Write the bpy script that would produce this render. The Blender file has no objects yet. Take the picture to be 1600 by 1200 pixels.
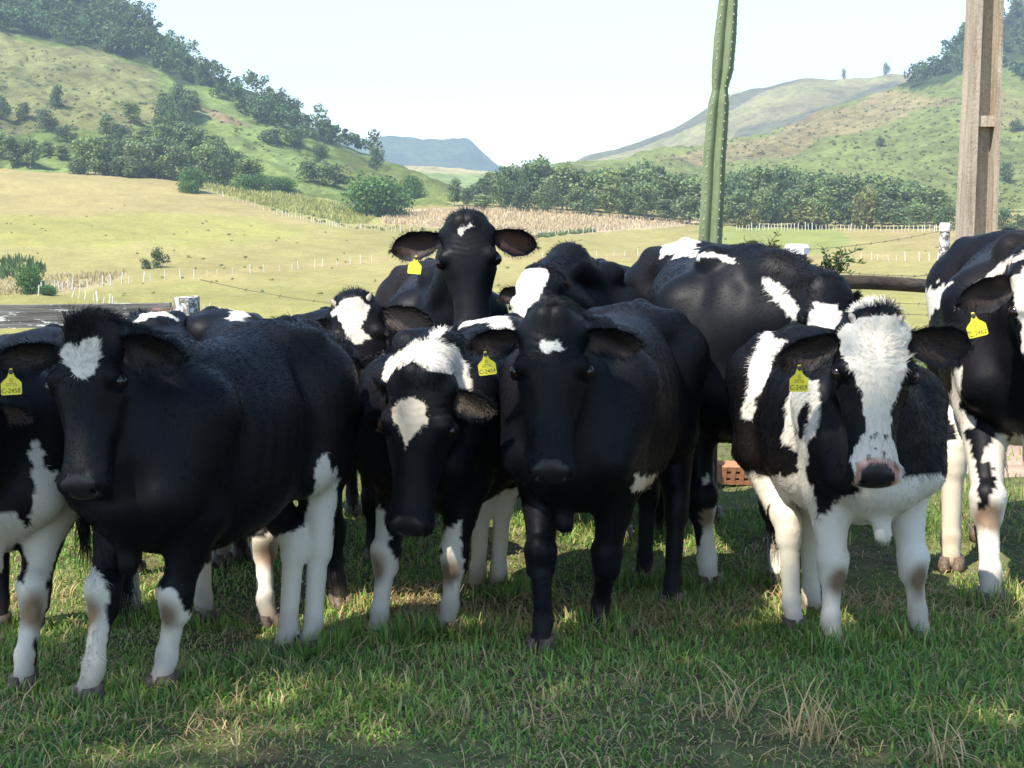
import bpy, math, random
import numpy as np
from math import sin, cos, tan, atan, radians, pi
from mathutils import Vector, Matrix

SC = bpy.context.scene
COL = SC.collection
rng = np.random.default_rng(7)
random.seed(7)

# ------------------------------------------------------------------ camera, sky, sun, exposure
CAM_H = 1.4
FPX = 2200.0                       # focal length in pixels of the 1600 px wide photograph
PITCH = atan(310 / FPX)
cam = bpy.data.cameras.new('camera')
cam.sensor_width = 36.0
cam.lens = 36.0 * FPX / 1600.0
cam.clip_start = 0.05
cam.clip_end = 20000
camo = bpy.data.objects.new('camera', cam)
camo.location = (0, 0, CAM_H)
camo.rotation_euler = (pi / 2 - PITCH, 0, 0)
COL.objects.link(camo)
SC.camera = camo

SUN_DIR = np.array([-0.42, -0.37, 0.83])      # towards the sun: behind the camera, to its left
SUN_DIR /= np.linalg.norm(SUN_DIR)
world = bpy.data.worlds.new('World')
SC.world = world
world.use_nodes = True
wn = world.node_tree.nodes
wl = world.node_tree.links
sky = wn.new('ShaderNodeTexSky')
sky.sky_type = 'NISHITA'
sky.sun_disc = False
sky.sun_elevation = math.asin(SUN_DIR[2])
sky.sun_rotation = math.atan2(SUN_DIR[0], SUN_DIR[1])
sky.altitude = 300
sky.air_density = 1.0
sky.dust_density = 0.4
sky.ozone_density = 1.8
wl.new(sky.outputs[0], wn['Background'].inputs['Color'])
wn['Background'].inputs['Strength'].default_value = 0.128

sl = bpy.data.lights.new('sun', 'SUN')
sl.energy = 3.7
sl.angle = radians(0.5)
sl.color = (1.0, 0.95, 0.86)
so = bpy.data.objects.new('sun', sl)
so.rotation_euler = Vector(-SUN_DIR).to_track_quat('-Z', 'Y').to_euler()
COL.objects.link(so)

SC.view_settings.view_transform = 'Standard'
SC.view_settings.look = 'None'
SC.view_settings.gamma = 1.0
SC.view_settings.use_curve_mapping = False
SC.view_settings.exposure = 1.42
SC.cycles.max_bounces = 6
SC.cycles.diffuse_bounces = 3
SC.cycles.transparent_max_bounces = 8
SC.cycles.use_denoising = True
SC.cycles_curves.shape = 'RIBBONS'
SC.cycles_curves.subdivisions = 2

# ------------------------------------------------------------------ surveying helpers
CP, SP = cos(PITCH), sin(PITCH)


def P(px, py, Y):
    """place of the thing seen along a sight line at the distance Y (metres in front of the camera)"""
    dx = (np.asarray(px, float) - 800) / FPX
    dz = -(np.asarray(py, float) - 600) / FPX
    ry = CP + SP * dz
    rz = -SP + CP * dz
    t = Y / ry
    return np.stack(np.broadcast_arrays(dx * t, Y, CAM_H + rz * t), -1)


def proj(p):
    p = np.asarray(p, float)
    x, y, z = p[..., 0], p[..., 1], p[..., 2] - CAM_H
    f = y * CP - z * SP
    u = y * SP + z * CP
    f = np.maximum(f, 1e-3)
    return 800 + FPX * x / f, 600 - FPX * u / f


def sstep(a, b, x):
    t = np.clip((x - a) / (b - a), 0, 1)
    return t * t * (3 - 2 * t)


def wav(seed, n=14, kmin=1.0, kmax=4.0):
    """cheap smooth 3-D noise, about -1..1"""
    r = np.random.default_rng(seed)
    d = r.normal(size=(n, 3))
    d /= np.linalg.norm(d, axis=1)[:, None]
    k = d * r.uniform(kmin, kmax, n)[:, None]
    ph = r.uniform(0, 2 * pi, n)

    def f(p):
        p = np.asarray(p, float)
        o = np.zeros(p.shape[:-1])
        for i in range(n):
            o += np.sin(p @ k[i] + ph[i])
        return o / (n * 0.5) ** 0.5 * 0.75
    return f


GN1 = wav(11, 12, 1.0, 3.5)
GN2 = wav(12, 12, 5.0, 14.0)


def ground_z(x, y):
    x = np.asarray(x, float)
    y = np.asarray(y, float)
    z = -0.225 * sstep(3.3, 6.1, y) - 0.03 * np.maximum(y - 6.5, 0) * sstep(6.5, 12, y) - 0.03 * np.maximum(y - 12, 0)
    p = np.stack(np.broadcast_arrays(x, y, 0 * x), -1)
    return z + 0.018 * GN1(p) + 0.006 * GN2(p)


def inpoly(px, py, poly):
    inside = np.zeros(np.shape(px), bool)
    n = len(poly)
    j = n - 1
    for i in range(n):
        xi, yi = poly[i]
        xj, yj = poly[j]
        c = ((yi > py) != (yj > py)) & (px < (xj - xi) * (py - yi) / ((yj - yi) if yj != yi else 1e-9) + xi)
        inside ^= c
        j = i
    return inside


# ------------------------------------------------------------------ object helpers
def mesh_np(name, verts, faces, mats=None, smooth=True, attrs=None, midx=None):
    """mesh from numpy arrays; faces is an (n,k) array or a list of such arrays"""
    me = bpy.data.meshes.new(name)
    if isinstance(faces, np.ndarray):
        faces = [faces]
    faces = [f for f in faces if len(f)]
    verts = np.asarray(verts, np.float32)
    me.vertices.add(len(verts))
    me.vertices.foreach_set('co', verts.ravel())
    nl = sum(f.size for f in faces)
    nf = sum(len(f) for f in faces)
    me.loops.add(nl)
    me.polygons.add(nf)
    me.loops.foreach_set('vertex_index', np.concatenate([f.ravel() for f in faces]).astype(np.int32))
    tot = np.concatenate([np.full(len(f), f.shape[1]) for f in faces])
    st = np.concatenate([[0], np.cumsum(tot)[:-1]]).astype(np.int32)
    me.polygons.foreach_set('loop_start', st)
    if midx is not None:
        me.polygons.foreach_set('material_index', np.asarray(midx, np.int32))
    me.polygons.foreach_set('use_smooth', np.full(nf, smooth, bool))
    if attrs:
        for k, a in attrs.items():
            a = np.asarray(a, np.float32)
            if a.ndim == 2:
                at = me.attributes.new(k, 'FLOAT_COLOR', 'POINT')
                if a.shape[1] == 3:
                    a = np.concatenate([a, np.ones((len(a), 1), np.float32)], 1)
                at.data.foreach_set('color', a.ravel())
            else:
                at = me.attributes.new(k, 'FLOAT', 'POINT')
                at.data.foreach_set('value', a)
    me.update(calc_edges=True)
    for m in (mats or []):
        me.materials.append(m)
    return me


def link(name, data, parent=None, label=None, cat=None, group=None, kind=None, loc=None):
    o = bpy.data.objects.new(name, data)
    COL.objects.link(o)
    if parent is not None:
        o.parent = parent
    if loc is not None:
        o.location = loc
    if label:
        o['label'] = label
    if cat:
        o['category'] = cat
    if group:
        o['group'] = group
    if kind:
        o['kind'] = kind
    return o


class MB:
    """collects simple shapes into one mesh"""

    def __init__(s):
        s.v = []
        s.f = []
        s.n = 0

    def add(s, v, f):
        v = np.asarray(v, float)
        s.v.append(v)
        for q in f:
            s.f.append([i + s.n for i in q])
        s.n += len(v)

    def box(s, c, size, rot=None, taper=1.0):
        x, y, z = np.array(size) / 2
        v = np.array([[-x, -y, -z], [x, -y, -z], [x, y, -z], [-x, y, -z],
                      [-x * taper, -y * taper, z], [x * taper, -y * taper, z], [x * taper, y * taper, z], [-x * taper, y * taper, z]])
        if rot is not None:
            v = v @ np.array(rot).T
        s.add(v + np.array(c), [(0, 3, 2, 1), (4, 5, 6, 7), (0, 1, 5, 4), (1, 2, 6, 5), (2, 3, 7, 6), (3, 0, 4, 7)])

    def tube(s, pts, rad, k=8, caps=True):
        pts = np.asarray(pts, float)
        rad = np.broadcast_to(rad, len(pts))
        t = np.gradient(pts, axis=0)
        t /= np.linalg.norm(t, axis=1)[:, None] + 1e-12
        up = np.array([0, 0, 1.0]) if abs(t[0][2]) < 0.9 else np.array([1.0, 0, 0])
        a = np.cross(t, up)
        a /= np.linalg.norm(a, axis=1)[:, None] + 1e-12
        b = np.cross(t, a)
        th = np.arange(k) * 2 * pi / k
        v = (pts[:, None] + rad[:, None, None] * (a[:, None] * np.cos(th)[None, :, None] + b[:, None] * np.sin(th)[None, :, None])).reshape(-1, 3)
        f = []
        for i in range(len(pts) - 1):
            for j in range(k):
                f.append((i * k + j, i * k + (j + 1) % k, (i + 1) * k + (j + 1) % k, (i + 1) * k + j))
        if caps:
            f.append(tuple(range(k)))
            f.append(tuple(reversed(range((len(pts) - 1) * k, len(pts) * k))))
        s.add(v, f)

    def mesh(s, name, mats, smooth=False, loc=(0, 0, 0)):
        me = bpy.data.meshes.new(name)
        v = np.concatenate(s.v) - np.array(loc)
        me.from_pydata(v.tolist(), [], s.f)
        me.polygons.foreach_set('use_smooth', [smooth] * len(s.f))
        me.update()
        for m in (mats if isinstance(mats, list) else [mats]):
            me.materials.append(m)
        return me


# ------------------------------------------------------------------ materials
def mat(name, base=(0.5, 0.5, 0.5), rough=0.7, spec=0.3, attr=None, noise=None, bump=None, trans=None, sheen=None, extra=None):
    """noise: (scale, colour2, contrast lo, hi); bump: (scale, strength, distance)"""
    m = bpy.data.materials.new(name)
    m.use_nodes = True
    nt = m.node_tree
    N, L = nt.nodes, nt.links
    b = N['Principled BSDF']
    b.inputs['Roughness'].default_value = rough
    b.inputs['Specular IOR Level'].default_value = spec
    b.inputs['Base Color'].default_value = (*base, 1)
    src = None
    if attr:
        a = N.new('ShaderNodeAttribute')
        a.attribute_name = attr
        src = a.outputs['Color']
    tc = None
    if noise or bump:
        tc = N.new('ShaderNodeTexCoord')
    if noise:
        for (sc, c2, lo, hi) in (noise if isinstance(noise, list) else [noise]):
            nz = N.new('ShaderNodeTexNoise')
            nz.inputs['Scale'].default_value = sc if not isinstance(sc, tuple) else 1
            nz.inputs['Detail'].default_value = 6
            nz.inputs['Roughness'].default_value = 0.62
            if isinstance(sc, tuple):
                mp = N.new('ShaderNodeMapping')
                mp.inputs['Scale'].default_value = sc
                L.new(tc.outputs['Object'], mp.inputs[0])
                L.new(mp.outputs[0], nz.inputs['Vector'])
            else:
                L.new(tc.outputs['Object'], nz.inputs['Vector'])
            mr = N.new('ShaderNodeMapRange')
            mr.inputs['From Min'].default_value = lo
            mr.inputs['From Max'].default_value = hi
            L.new(nz.outputs[0], mr.inputs['Value'])
            mx = N.new('ShaderNodeMix')
            mx.data_type = 'RGBA'
            L.new(mr.outputs[0], mx.inputs['Factor'])
            if src is None:
                mx.inputs['A'].default_value = (*base, 1)
            else:
                L.new(src, mx.inputs['A'])
            if isinstance(c2, float):           # multiply
                mx.blend_type = 'MULTIPLY'
                mx.inputs['B'].default_value = (c2, c2, c2, 1)
            else:
                mx.inputs['B'].default_value = (*c2, 1)
            src = mx.outputs['Result']
    if src is not None:
        L.new(src, b.inputs['Base Color'])
    if bump:
        nz = N.new('ShaderNodeTexNoise')
        nz.inputs['Detail'].default_value = 5
        if isinstance(bump[0], tuple):
            mp = N.new('ShaderNodeMapping')
            mp.inputs['Scale'].default_value = bump[0]
            L.new(tc.outputs['Object'], mp.inputs[0])
            L.new(mp.outputs[0], nz.inputs['Vector'])
            nz.inputs['Scale'].default_value = 1
        else:
            nz.inputs['Scale'].default_value = bump[0]
            L.new(tc.outputs['Object'], nz.inputs['Vector'])
        bp = N.new('ShaderNodeBump')
        bp.inputs['Strength'].default_value = bump[1]
        bp.inputs['Distance'].default_value = bump[2]
        L.new(nz.outputs[0], bp.inputs['Height'])
        L.new(bp.outputs[0], b.inputs['Normal'])
    if sheen:
        b.inputs['Sheen Weight'].default_value = sheen[0]
        b.inputs['Sheen Roughness'].default_value = 0.4
        b.inputs['Sheen Tint'].default_value = (*sheen[1], 1)
    if trans:
        tr = N.new('ShaderNodeBsdfTranslucent')
        if src is not None:
            L.new(src, tr.inputs['Color'])
        else:
            tr.inputs['Color'].default_value = (*base, 1)
        ms = N.new('ShaderNodeMixShader')
        ms.inputs[0].default_value = trans
        out = N['Material Output']
        L.new(b.outputs[0], ms.inputs[1])
        L.new(tr.outputs[0], ms.inputs[2])
        L.new(ms.outputs[0], out.inputs['Surface'])
    return m


M_soil = mat('soil_and_turf', (0.15, 0.16, 0.06), 0.95, 0.1, noise=[(2.5, (0.12, 0.095, 0.05), 0.42, 0.66), (14, 0.55, 0.4, 0.65)], bump=(30, 0.6, 0.02))
M_field = mat('pasture', rough=0.95, spec=0.1, attr='col', noise=[(0.018, 0.80, 0.42, 0.68), (0.12, 0.84, 0.40, 0.66), ((0.5, 0.9, 0.5), 0.80, 0.40, 0.7), (3.0, 0.8, 0.45, 0.6)], bump=(1.2, 0.5, 0.5))
M_hill = mat('hillside_grass', rough=0.95, spec=0.1, attr='col', noise=[(0.010, 0.72, 0.42, 0.64), (0.04, 0.74, 0.42, 0.66), (0.16, 0.70, 0.44, 0.68), (0.6, 0.72, 0.44, 0.6)], bump=(0.12, 0.6, 1.0))
M_farhill = mat('far_forest', rough=0.95, spec=0.05, attr='col', noise=[(0.012, 0.55, 0.4, 0.65), (0.05, 0.5, 0.4, 0.62)], bump=(0.03, 1.0, 15))
M_blade = mat('grass_blade', rough=0.55, spec=0.35, attr='col', trans=0.28)
M_leaf = mat('tree_leaves', rough=0.6, spec=0.3, attr='col', trans=0.30)
M_bark = mat('bark', (0.16, 0.13, 0.10), 0.9, 0.1, noise=(8, 0.6, 0.4, 0.6))
M_palebark = mat('pale_bark', (0.34, 0.31, 0.26), 0.9, 0.1, noise=(3, 0.7, 0.4, 0.6))
M_coat = mat('cow_hide', rough=0.5, spec=0.14, attr='col', bump=(220, 0.25, 0.002))
M_hair = mat('cow_hair', rough=0.42, spec=0.16, attr='col')
M_eye = mat('wet_eye', (0.010, 0.006, 0.005), 0.12, 0.5)
M_horn = mat('horn', (0.42, 0.36, 0.28), 0.5, 0.4, noise=(40, (0.12, 0.09, 0.07), 0.45, 0.7))
M_hoof = mat('hoof', (0.16, 0.11, 0.075), 0.6, 0.3, noise=(60, 0.5, 0.4, 0.6))
M_tag = mat('yellow_tag', (0.80, 0.66, 0.03), 0.42, 0.4, noise=(60, 0.85, 0.45, 0.7))
M_ink = mat('tag_print', (0.03, 0.03, 0.02), 0.6)
M_stub = mat('tag_stud', (0.05, 0.045, 0.03), 0.5)
M_post = mat('field_post', (0.62, 0.58, 0.50), 0.9, 0.1)
M_wood = mat('weathered_board', (0.22, 0.21, 0.195), 0.9, 0.15, noise=[((3, 30, 60), 0.45, 0.40, 0.62), ((9, 30, 40), (0.62, 0.62, 0.58), 0.57, 0.62)], bump=((6, 80, 120), 0.8, 0.006))
M_darkwood = mat('dark_bark_pole', (0.075, 0.06, 0.048), 0.9, 0.15, noise=((3, 30, 30), 0.5, 0.42, 0.62), bump=((6, 60, 60), 0.8, 0.008))
M_brownwood = mat('brown_board', (0.16, 0.115, 0.08), 0.9, 0.15, noise=((3, 30, 60), 0.5, 0.42, 0.62), bump=((6, 60, 120), 0.7, 0.006))
M_postwood = mat('lichened_post', (0.27, 0.25, 0.22), 0.9, 0.15, noise=[((60, 60, 6), 0.45, 0.42, 0.62), (28, (0.72, 0.72, 0.68), 0.50, 0.56)], bump=((90, 90, 8), 0.9, 0.006))
M_greypost = mat('grey_post', (0.26, 0.245, 0.22), 0.9, 0.15, noise=((70, 70, 5), 0.38, 0.42, 0.62), bump=((110, 110, 7), 0.9, 0.006))
M_white = mat('white_paint', (0.80, 0.79, 0.76), 0.8, 0.2, noise=(30, 0.85, 0.5, 0.7))
M_rust = mat('rusted_iron', (0.10, 0.075, 0.06), 0.7, 0.4, noise=(90, (0.18, 0.09, 0.05), 0.45, 0.6))
M_wire = mat('fence_wire', (0.14, 0.12, 0.10), 0.6, 0.4)
M_conc = mat('concrete', (0.48, 0.40, 0.30), 0.92, 0.15, noise=[((8, 8, 1.2), 0.62, 0.42, 0.68), ((30, 30, 3), (0.24, 0.17, 0.11), 0.50, 0.75), (70, 0.75, 0.45, 0.62)], bump=(60, 0.5, 0.006))
M_cactus = mat('cactus_skin', (0.165, 0.205, 0.110), 0.6, 0.25, noise=[(6, 0.75, 0.4, 0.65), (45, (0.20, 0.23, 0.13), 0.48, 0.72)], bump=(90, 0.3, 0.003))
M_areole = mat('cactus_areole', (0.55, 0.50, 0.40), 0.8)
M_brick = mat('fired_clay', (0.48, 0.22, 0.12), 0.9, 0.1, noise=(50, 0.7, 0.4, 0.65), bump=(120, 0.5, 0.003))
M_pebble = mat('pebbles', (0.42, 0.33, 0.27), 0.95, 0.1, noise=(5, 0.7, 0.4, 0.6))
M_rock = mat('cliff_rock', (0.40, 0.34, 0.29), 0.95, 0.1, noise=[((0.06, 0.06, 0.01), 0.55, 0.42, 0.6), (0.08, (0.24, 0.19, 0.15), 0.5, 0.65)], bump=(0.08, 1, 6))

# muzzle skin is smooth and moist where the 'wet' attribute says so
_n, _l = M_coat.node_tree.nodes, M_coat.node_tree.links
_a = _n.new('ShaderNodeAttribute')
_a.attribute_name = 'wet'
for _s, _lo, _hi in (('Roughness', 0.50, 0.38), ('Specular IOR Level', 0.14, 0.30)):
    _m = _n.new('ShaderNodeMapRange')
    _m.inputs['To Min'].default_value = _lo
    _m.inputs['To Max'].default_value = _hi
    _l.new(_a.outputs['Fac'], _m.inputs['Value'])
    _l.new(_m.outputs[0], _n['Principled BSDF'].inputs[_s])
HAZE = True
# ------------------------------------------------------------------ near ground
def make_ground():
    xs = np.concatenate([np.arange(-14, 14.01, 0.16)])
    ys = np.concatenate([np.arange(-10, 1.5, 0.4), np.arange(1.5, 12, 0.09), np.arange(12, 24.1, 0.4)])
    X, Y = np.meshgrid(xs, ys, indexing='ij')
    Z = ground_z(X, Y)
    v = np.stack([X, Y, Z], -1).reshape(-1, 3)
    ny = len(ys)
    i, j = np.meshgrid(np.arange(len(xs) - 1), np.arange(ny - 1), indexing='ij')
    a = (i * ny + j).ravel()
    f = np.stack([a, a + ny, a + ny + 1, a + 1], -1)
    link('ground', mesh_np('ground', v, f, [M_soil]), kind='structure')


make_ground()


# ------------------------------------------------------------------ hills and valley as ruled sheets
class Sheet:
    """terrain sheet: control columns give, for a bearing, the distance and sight-line height of successive contour points"""

    def __init__(s, cols, ncol, nrow, x0, x1, bump=0.0, seed=1, edge=0.0):
        cols = sorted(cols)
        px = np.array([c[0] for c in cols], float)
        A = np.array([c[1] for c in cols], float)          # (ncol, nodes, 2)
        s.gx = np.linspace(x0, x1, ncol)
        nod = A.shape[1]
        B = np.stack([np.stack([np.interp(s.gx, px, A[:, k, c]) for c in range(2)], -1) for k in range(nod)], 1)
        # smooth across bearings
        w = np.exp(-0.5 * (np.arange(-8, 9) / 3.0) ** 2)
        w /= w.sum()
        pad = np.pad(B, ((8, 8), (0, 0), (0, 0)), 'edge')
        B = sum(w[i] * pad[i:i + ncol] for i in range(17))
        # world z of nodes
        W = P(s.gx[:, None], B[:, :, 1], B[:, :, 0])
        t = np.linspace(0, nod - 1, nrow)
        V = np.empty((ncol, nrow, 3))
        for i in range(ncol):
            # smooth interpolation through nodes (monotone enough)
            yy = np.interp(t, np.arange(nod), W[i, :, 1])
            zz = np.interp(t, np.arange(nod), W[i, :, 2])
            xx = np.interp(t, np.arange(nod), W[i, :, 0] / W[i, :, 1])
            V[i, :, 0] = xx * yy
            V[i, :, 1] = yy
            V[i, :, 2] = zz
        ks = max(1, int(nrow / nod / 2.2))
        w = np.exp(-0.5 * (np.arange(-2 * ks, 2 * ks + 1) / ks) ** 2)
        w /= w.sum()
        pad = np.pad(V[:, :, 2], ((0, 0), (2 * ks, 2 * ks)), 'edge')
        V[:, :, 2] = sum(w[i] * pad[:, i:i + nrow] for i in range(len(w)))
        if bump:
            dist = np.median(V[:, :, 1])
            g = wav(seed, 16, 2 * pi / (dist * 0.25), 2 * pi / (dist * 0.05))
            g2 = wav(seed + 1, 16, 2 * pi / (dist * 0.05), 2 * pi / (dist * 0.012))
            q = V.copy()
            q[..., 2] = 0
            fade = sstep(0, 0.12, t / (nod - 1))[None, :]
            V[:, :, 2] += bump * (g(q) + 0.35 * g2(q)) * fade
        s.V = V
        s.ppx, s.ppy = proj(V)

    def mesh(s, name, material, zones, noise_seed=3, base=(0.2, 0.22, 0.06)):
        nc, nr = s.V.shape[:2]
        i, j = np.meshgrid(np.arange(nc - 1), np.arange(nr - 1), indexing='ij')
        a = (i * nr + j).ravel()
        f = np.stack([a, a + nr, a + nr + 1, a + 1], -1)
        col = np.tile(np.array(base, float), (nc * nr, 1))
        px, py = s.ppx.ravel(), s.ppy.ravel()
        n1 = wav(noise_seed, 10, 0.02, 0.08)
        q = np.stack([px, py, 0 * px], -1)
        ox, oy = n1(q) * 6, n1(q[:, [1, 0, 2]]) * 2.5
        for poly, c, soft in zones:
            m = inpoly(px + ox * soft, py + oy * soft, poly)
            col[m] = c
        me = mesh_np(name, s.V.reshape(-1, 3), f, [material], attrs={'col': col})
        return link(name, me, kind='structure')

    def at(s, px, py, after=0):
        """ground point seen at a picture position (nearest surface first)"""
        i = (px - s.gx[0]) / (s.gx[1] - s.gx[0])
        i0 = int(np.clip(i, 0, len(s.gx) - 2))
        f = min(max(i - i0, 0), 1)
        c = s.V[i0] * (1 - f) + s.V[i0 + 1] * f
        cy = s.ppy[i0] * (1 - f) + s.ppy[i0 + 1] * f
        d = cy - py
        for k in range(after, len(cy) - 1):
            if d[k] > 0 >= d[k + 1]:
                g = d[k] / (d[k] - d[k + 1])
                return c[k] * (1 - g) + c[k + 1] * g
        return c[np.argmin(np.abs(d))]


def zcol(px, y480, far=None):
    """valley column: distances and sight heights for a bearing"""
    def py_of(Y, z):
        return 600 - FPX * tan(math.atan2(z - CAM_H, Y) + PITCH)
    pts = [(14, -0.75), (30, -2.6), (60, -6.2), (120, -11.3), (190, -15.2)]
    r = [(Y, py_of(Y, z)) for Y, z in pts]
    r += [(290, 430 if px > 0 else 432)]
    z480 = float(P(px, y480, 480)[2])
    z290 = float(P(px, r[-1][1], 290)[2])
    for Y, t in ((350, 0.22), (415, 0.60), (480, 1.0)):
        r.append((Y, py_of(Y, z290 + (z480 - z290) * t)))
    r.append((600, py_of(600, z480 + (3 if px > 700 else 5))))
    r.append((760, py_of(760, z480 + (3 if px > 700 else -12))))
    return (px, r)


valley = Sheet([zcol(-900, 268), zcol(0, 268), zcol(150, 276), zcol(300, 290), zcol(440, 308), zcol(560, 326), zcol(740, 330),
                zcol(900, 336), zcol(1100, 353), zcol(1350, 356), zcol(1600, 346), zcol(2500, 340)], 420, 200, -900, 2500, 0.35, 21)
G_MID = (0.345, 0.300, 0.110)
G_TAN = (0.375, 0.305, 0.125)
G_GRN = (0.265, 0.295, 0.085)
G_STUB = (0.50, 0.395, 0.235)
G_CORN = (0.34, 0.33, 0.10)
valley.mesh('valley_pasture', M_field, [
    ([(-900, 268), (0, 262), (300, 285), (420, 325), (540, 352), (640, 362), (500, 352), (250, 330), (0, 330), (-900, 330)], G_TAN, 1.5),
    ([(-900, 330), (0, 332), (240, 332), (500, 356), (430, 372), (200, 385), (-900, 380)], (0.34, 0.315, 0.095), 2),
    ([(590, 334), (760, 322), (1100, 345), (1060, 352), (960, 362), (840, 366), (600, 352)], G_STUB, 0.6),
    ([(300, 280), (440, 296), (560, 322), (600, 335), (585, 352), (540, 352), (430, 328), (320, 298)], G_CORN, 0.5),
    ([(1090, 358), (1180, 350), (1300, 352), (1330, 382), (1280, 395), (1100, 390)], G_GRN, 1),
    ([(-900, 440), (0, 438), (110, 440), (200, 424), (175, 445), (80, 462), (-900, 465)], (0.40, 0.325, 0.17), 1),
    ([(250, 432), (430, 415), (600, 402), (1000, 400), (1600, 396), (1600, 408), (1000, 412), (600, 412), (430, 424), (280, 440)], G_TAN, 1.5),
    ([(1340, 362), (1600, 360), (1600, 395), (1400, 392)], (0.36, 0.29, 0.12), 1.5),
    ([(-900, 462), (400, 450), (1600, 440), (2500, 440), (2500, 600), (-900, 600)], (0.315, 0.29, 0.095), 2),
], base=G_MID)

H_GRN = (0.150, 0.200, 0.050)
H_BRI = (0.20, 0.260, 0.075)
H_DRY = (0.225, 0.225, 0.085)
H_FOR = (0.050, 0.075, 0.028)
left_hill = Sheet([
    (-900, [(400, 330), (520, 240), (660, 120), (800, -40), (930, -200), (1080, -330), (1500, 100)]),
    (-300, [(490, 285), (540, 242), (650, 150), (780, 15), (900, -100), (1060, -210), (1500, 100)]),
    (0, [(490, 286), (540, 250), (640, 170), (770, 66), (880, -5), (1030, -95), (1400, 120)]),
    (150, [(490, 294), (540, 256), (640, 180), (770, 95), (860, 30), (960, -25), (1300, 140)]),
    (215, [(490, 298), (540, 259), (640, 186), (760, 112), (850, 55), (930, 14), (1250, 150)]),
    (330, [(488, 308), (540, 266), (640, 210), (740, 155), (820, 122), (890, 111), (1200, 180)]),
    (430, [(485, 320), (540, 272), (640, 228), (720, 193), (790, 173), (850, 166), (1100, 220)]),
    (560, [(460, 335), (550, 290), (630, 262), (700, 250), (760, 243), (810, 240), (1050, 270)]),
    (650, [(470, 345), (550, 306), (610, 287), (660, 276), (700, 270), (740, 268), (1000, 300)]),
    (745, [(480, 350), (550, 326), (590, 312), (620, 305), (650, 302), (680, 302), (900, 330)]),
    (860, [(480, 360), (550, 345), (590, 342), (620, 340), (650, 338), (680, 338), (900, 350)])],
    330, 230, -900, 860, 2.2, 31)
left_hill.mesh('left_hill', M_hill, [
    ([(-900, 50), (0, 52), (90, 75), (240, 108), (300, 150), (300, 200), (180, 190), (0, 215), (-900, 215)], H_DRY, 3),
    ([(240, 110), (330, 150), (420, 195), (470, 235), (540, 262), (560, 300), (450, 300), (380, 245), (330, 200), (260, 160)], H_BRI, 2),
    ([(10, 250), (130, 246), (130, 285), (0, 285)], H_BRI, 1),
    ([(560, 255), (640, 262), (745, 300), (745, 345), (600, 330), (500, 262)], (0.16, 0.19, 0.05), 1.5),
    ([(290, 162), (360, 180), (400, 200), (350, 190)], (0.26, 0.20, 0.11), 1),
    ([(-900, 40), (0, 45), (80, 68), (150, 80), (235, 103), (300, 135), (380, 162), (430, 196), (500, 216), (560, 238), (680, 268), (500, 100), (200, -300), (-900, -400)], H_FOR, 2),
], base=H_GRN)

saddle = Sheet([
    (300, [(1150, 320), (1250, 285), (1400, 262), (1500, 250), (1900, 300)]),
    (600, [(1150, 320), (1250, 285), (1400, 264), (1500, 252), (1900, 300)]),
    (650, [(1150, 320), (1250, 288), (1400, 266), (1500, 255), (1900, 300)]),
    (745, [(1150, 325), (1250, 295), (1400, 276), (1500, 265), (1900, 300)]),
    (950, [(1150, 330), (1250, 300), (1400, 285), (1500, 278), (1900, 310)])], 90, 50, 300, 950, 1, 41)
saddle.mesh('saddle_meadow', M_hill, [([(560, 248), (760, 258), (760, 274), (560, 264)], (0.42, 0.38, 0.19), 0.5)], base=(0.27, 0.34, 0.10))

far_ridge = Sheet([
    (200, [(3300, 330), (3500, 280), (3700, 232), (4000, 178), (5000, 330)]),
    (500, [(3300, 330), (3500, 280), (3700, 236), (4000, 188), (5000, 330)]),
    (540, [(3300, 330), (3500, 280), (3700, 238), (4000, 194), (5000, 330)]),
    (600, [(3300, 330), (3500, 282), (3700, 242), (4000, 201), (5000, 330)]),
    (705, [(3300, 330), (3500, 282), (3700, 246), (4000, 209), (5000, 330)]),
    (733, [(3300, 330), (3500, 284), (3700, 248), (4000, 210), (5000, 330)]),
    (752, [(3300, 330), (3500, 288), (3700, 262), (4000, 234), (5000, 330)]),
    (785, [(3300, 330), (3500, 295), (3700, 275), (4000, 256), (5000, 330)]),
    (880, [(3300, 330), (3500, 310), (3700, 300), (4000, 293), (5000, 330)]),
    (1000, [(3300, 330), (3500, 320), (3700, 315), (4000, 310), (5000, 330)])], 300, 80, 200, 1000, 11, 51)
far_ridge.mesh('far_ridge', M_farhill, [], base=(0.075, 0.12, 0.045))

mid_hill = Sheet([
    (760, [(1500, 330), (1700, 318), (1900, 305), (2100, 295), (2200, 290), (2700, 330)]),
    (880, [(1500, 325), (1700, 295), (1900, 275), (2100, 258), (2200, 254), (2700, 330)]),
    (1000, [(1500, 320), (1700, 285), (1900, 250), (2100, 224), (2200, 218), (2700, 330)]),
    (1060, [(1500, 320), (1700, 280), (1900, 235), (2100, 198), (2200, 190), (2700, 330)]),
    (1130, [(1500, 320), (1700, 265), (1900, 215), (2100, 165), (2200, 154), (2700, 330)]),
    (1180, [(1500, 320), (1700, 260), (1900, 200), (2100, 145), (2200, 133), (2700, 330)]),
    (1240, [(1500, 320), (1700, 255), (1900, 190), (2100, 130), (2200, 117), (2700, 330)]),
    (1390, [(1500, 320), (1700, 250), (1900, 180), (2100, 125), (2200, 111), (2700, 330)]),
    (1700, [(1500, 320), (1700, 250), (1900, 180), (2100, 120), (2200, 100), (2700, 330)])], 240, 120, 760, 1700, 4, 61)
H_SHADE = (0.15, 0.15, 0.08)  # shadow bands lying on the slope, painted in as a darker ground colour
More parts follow.
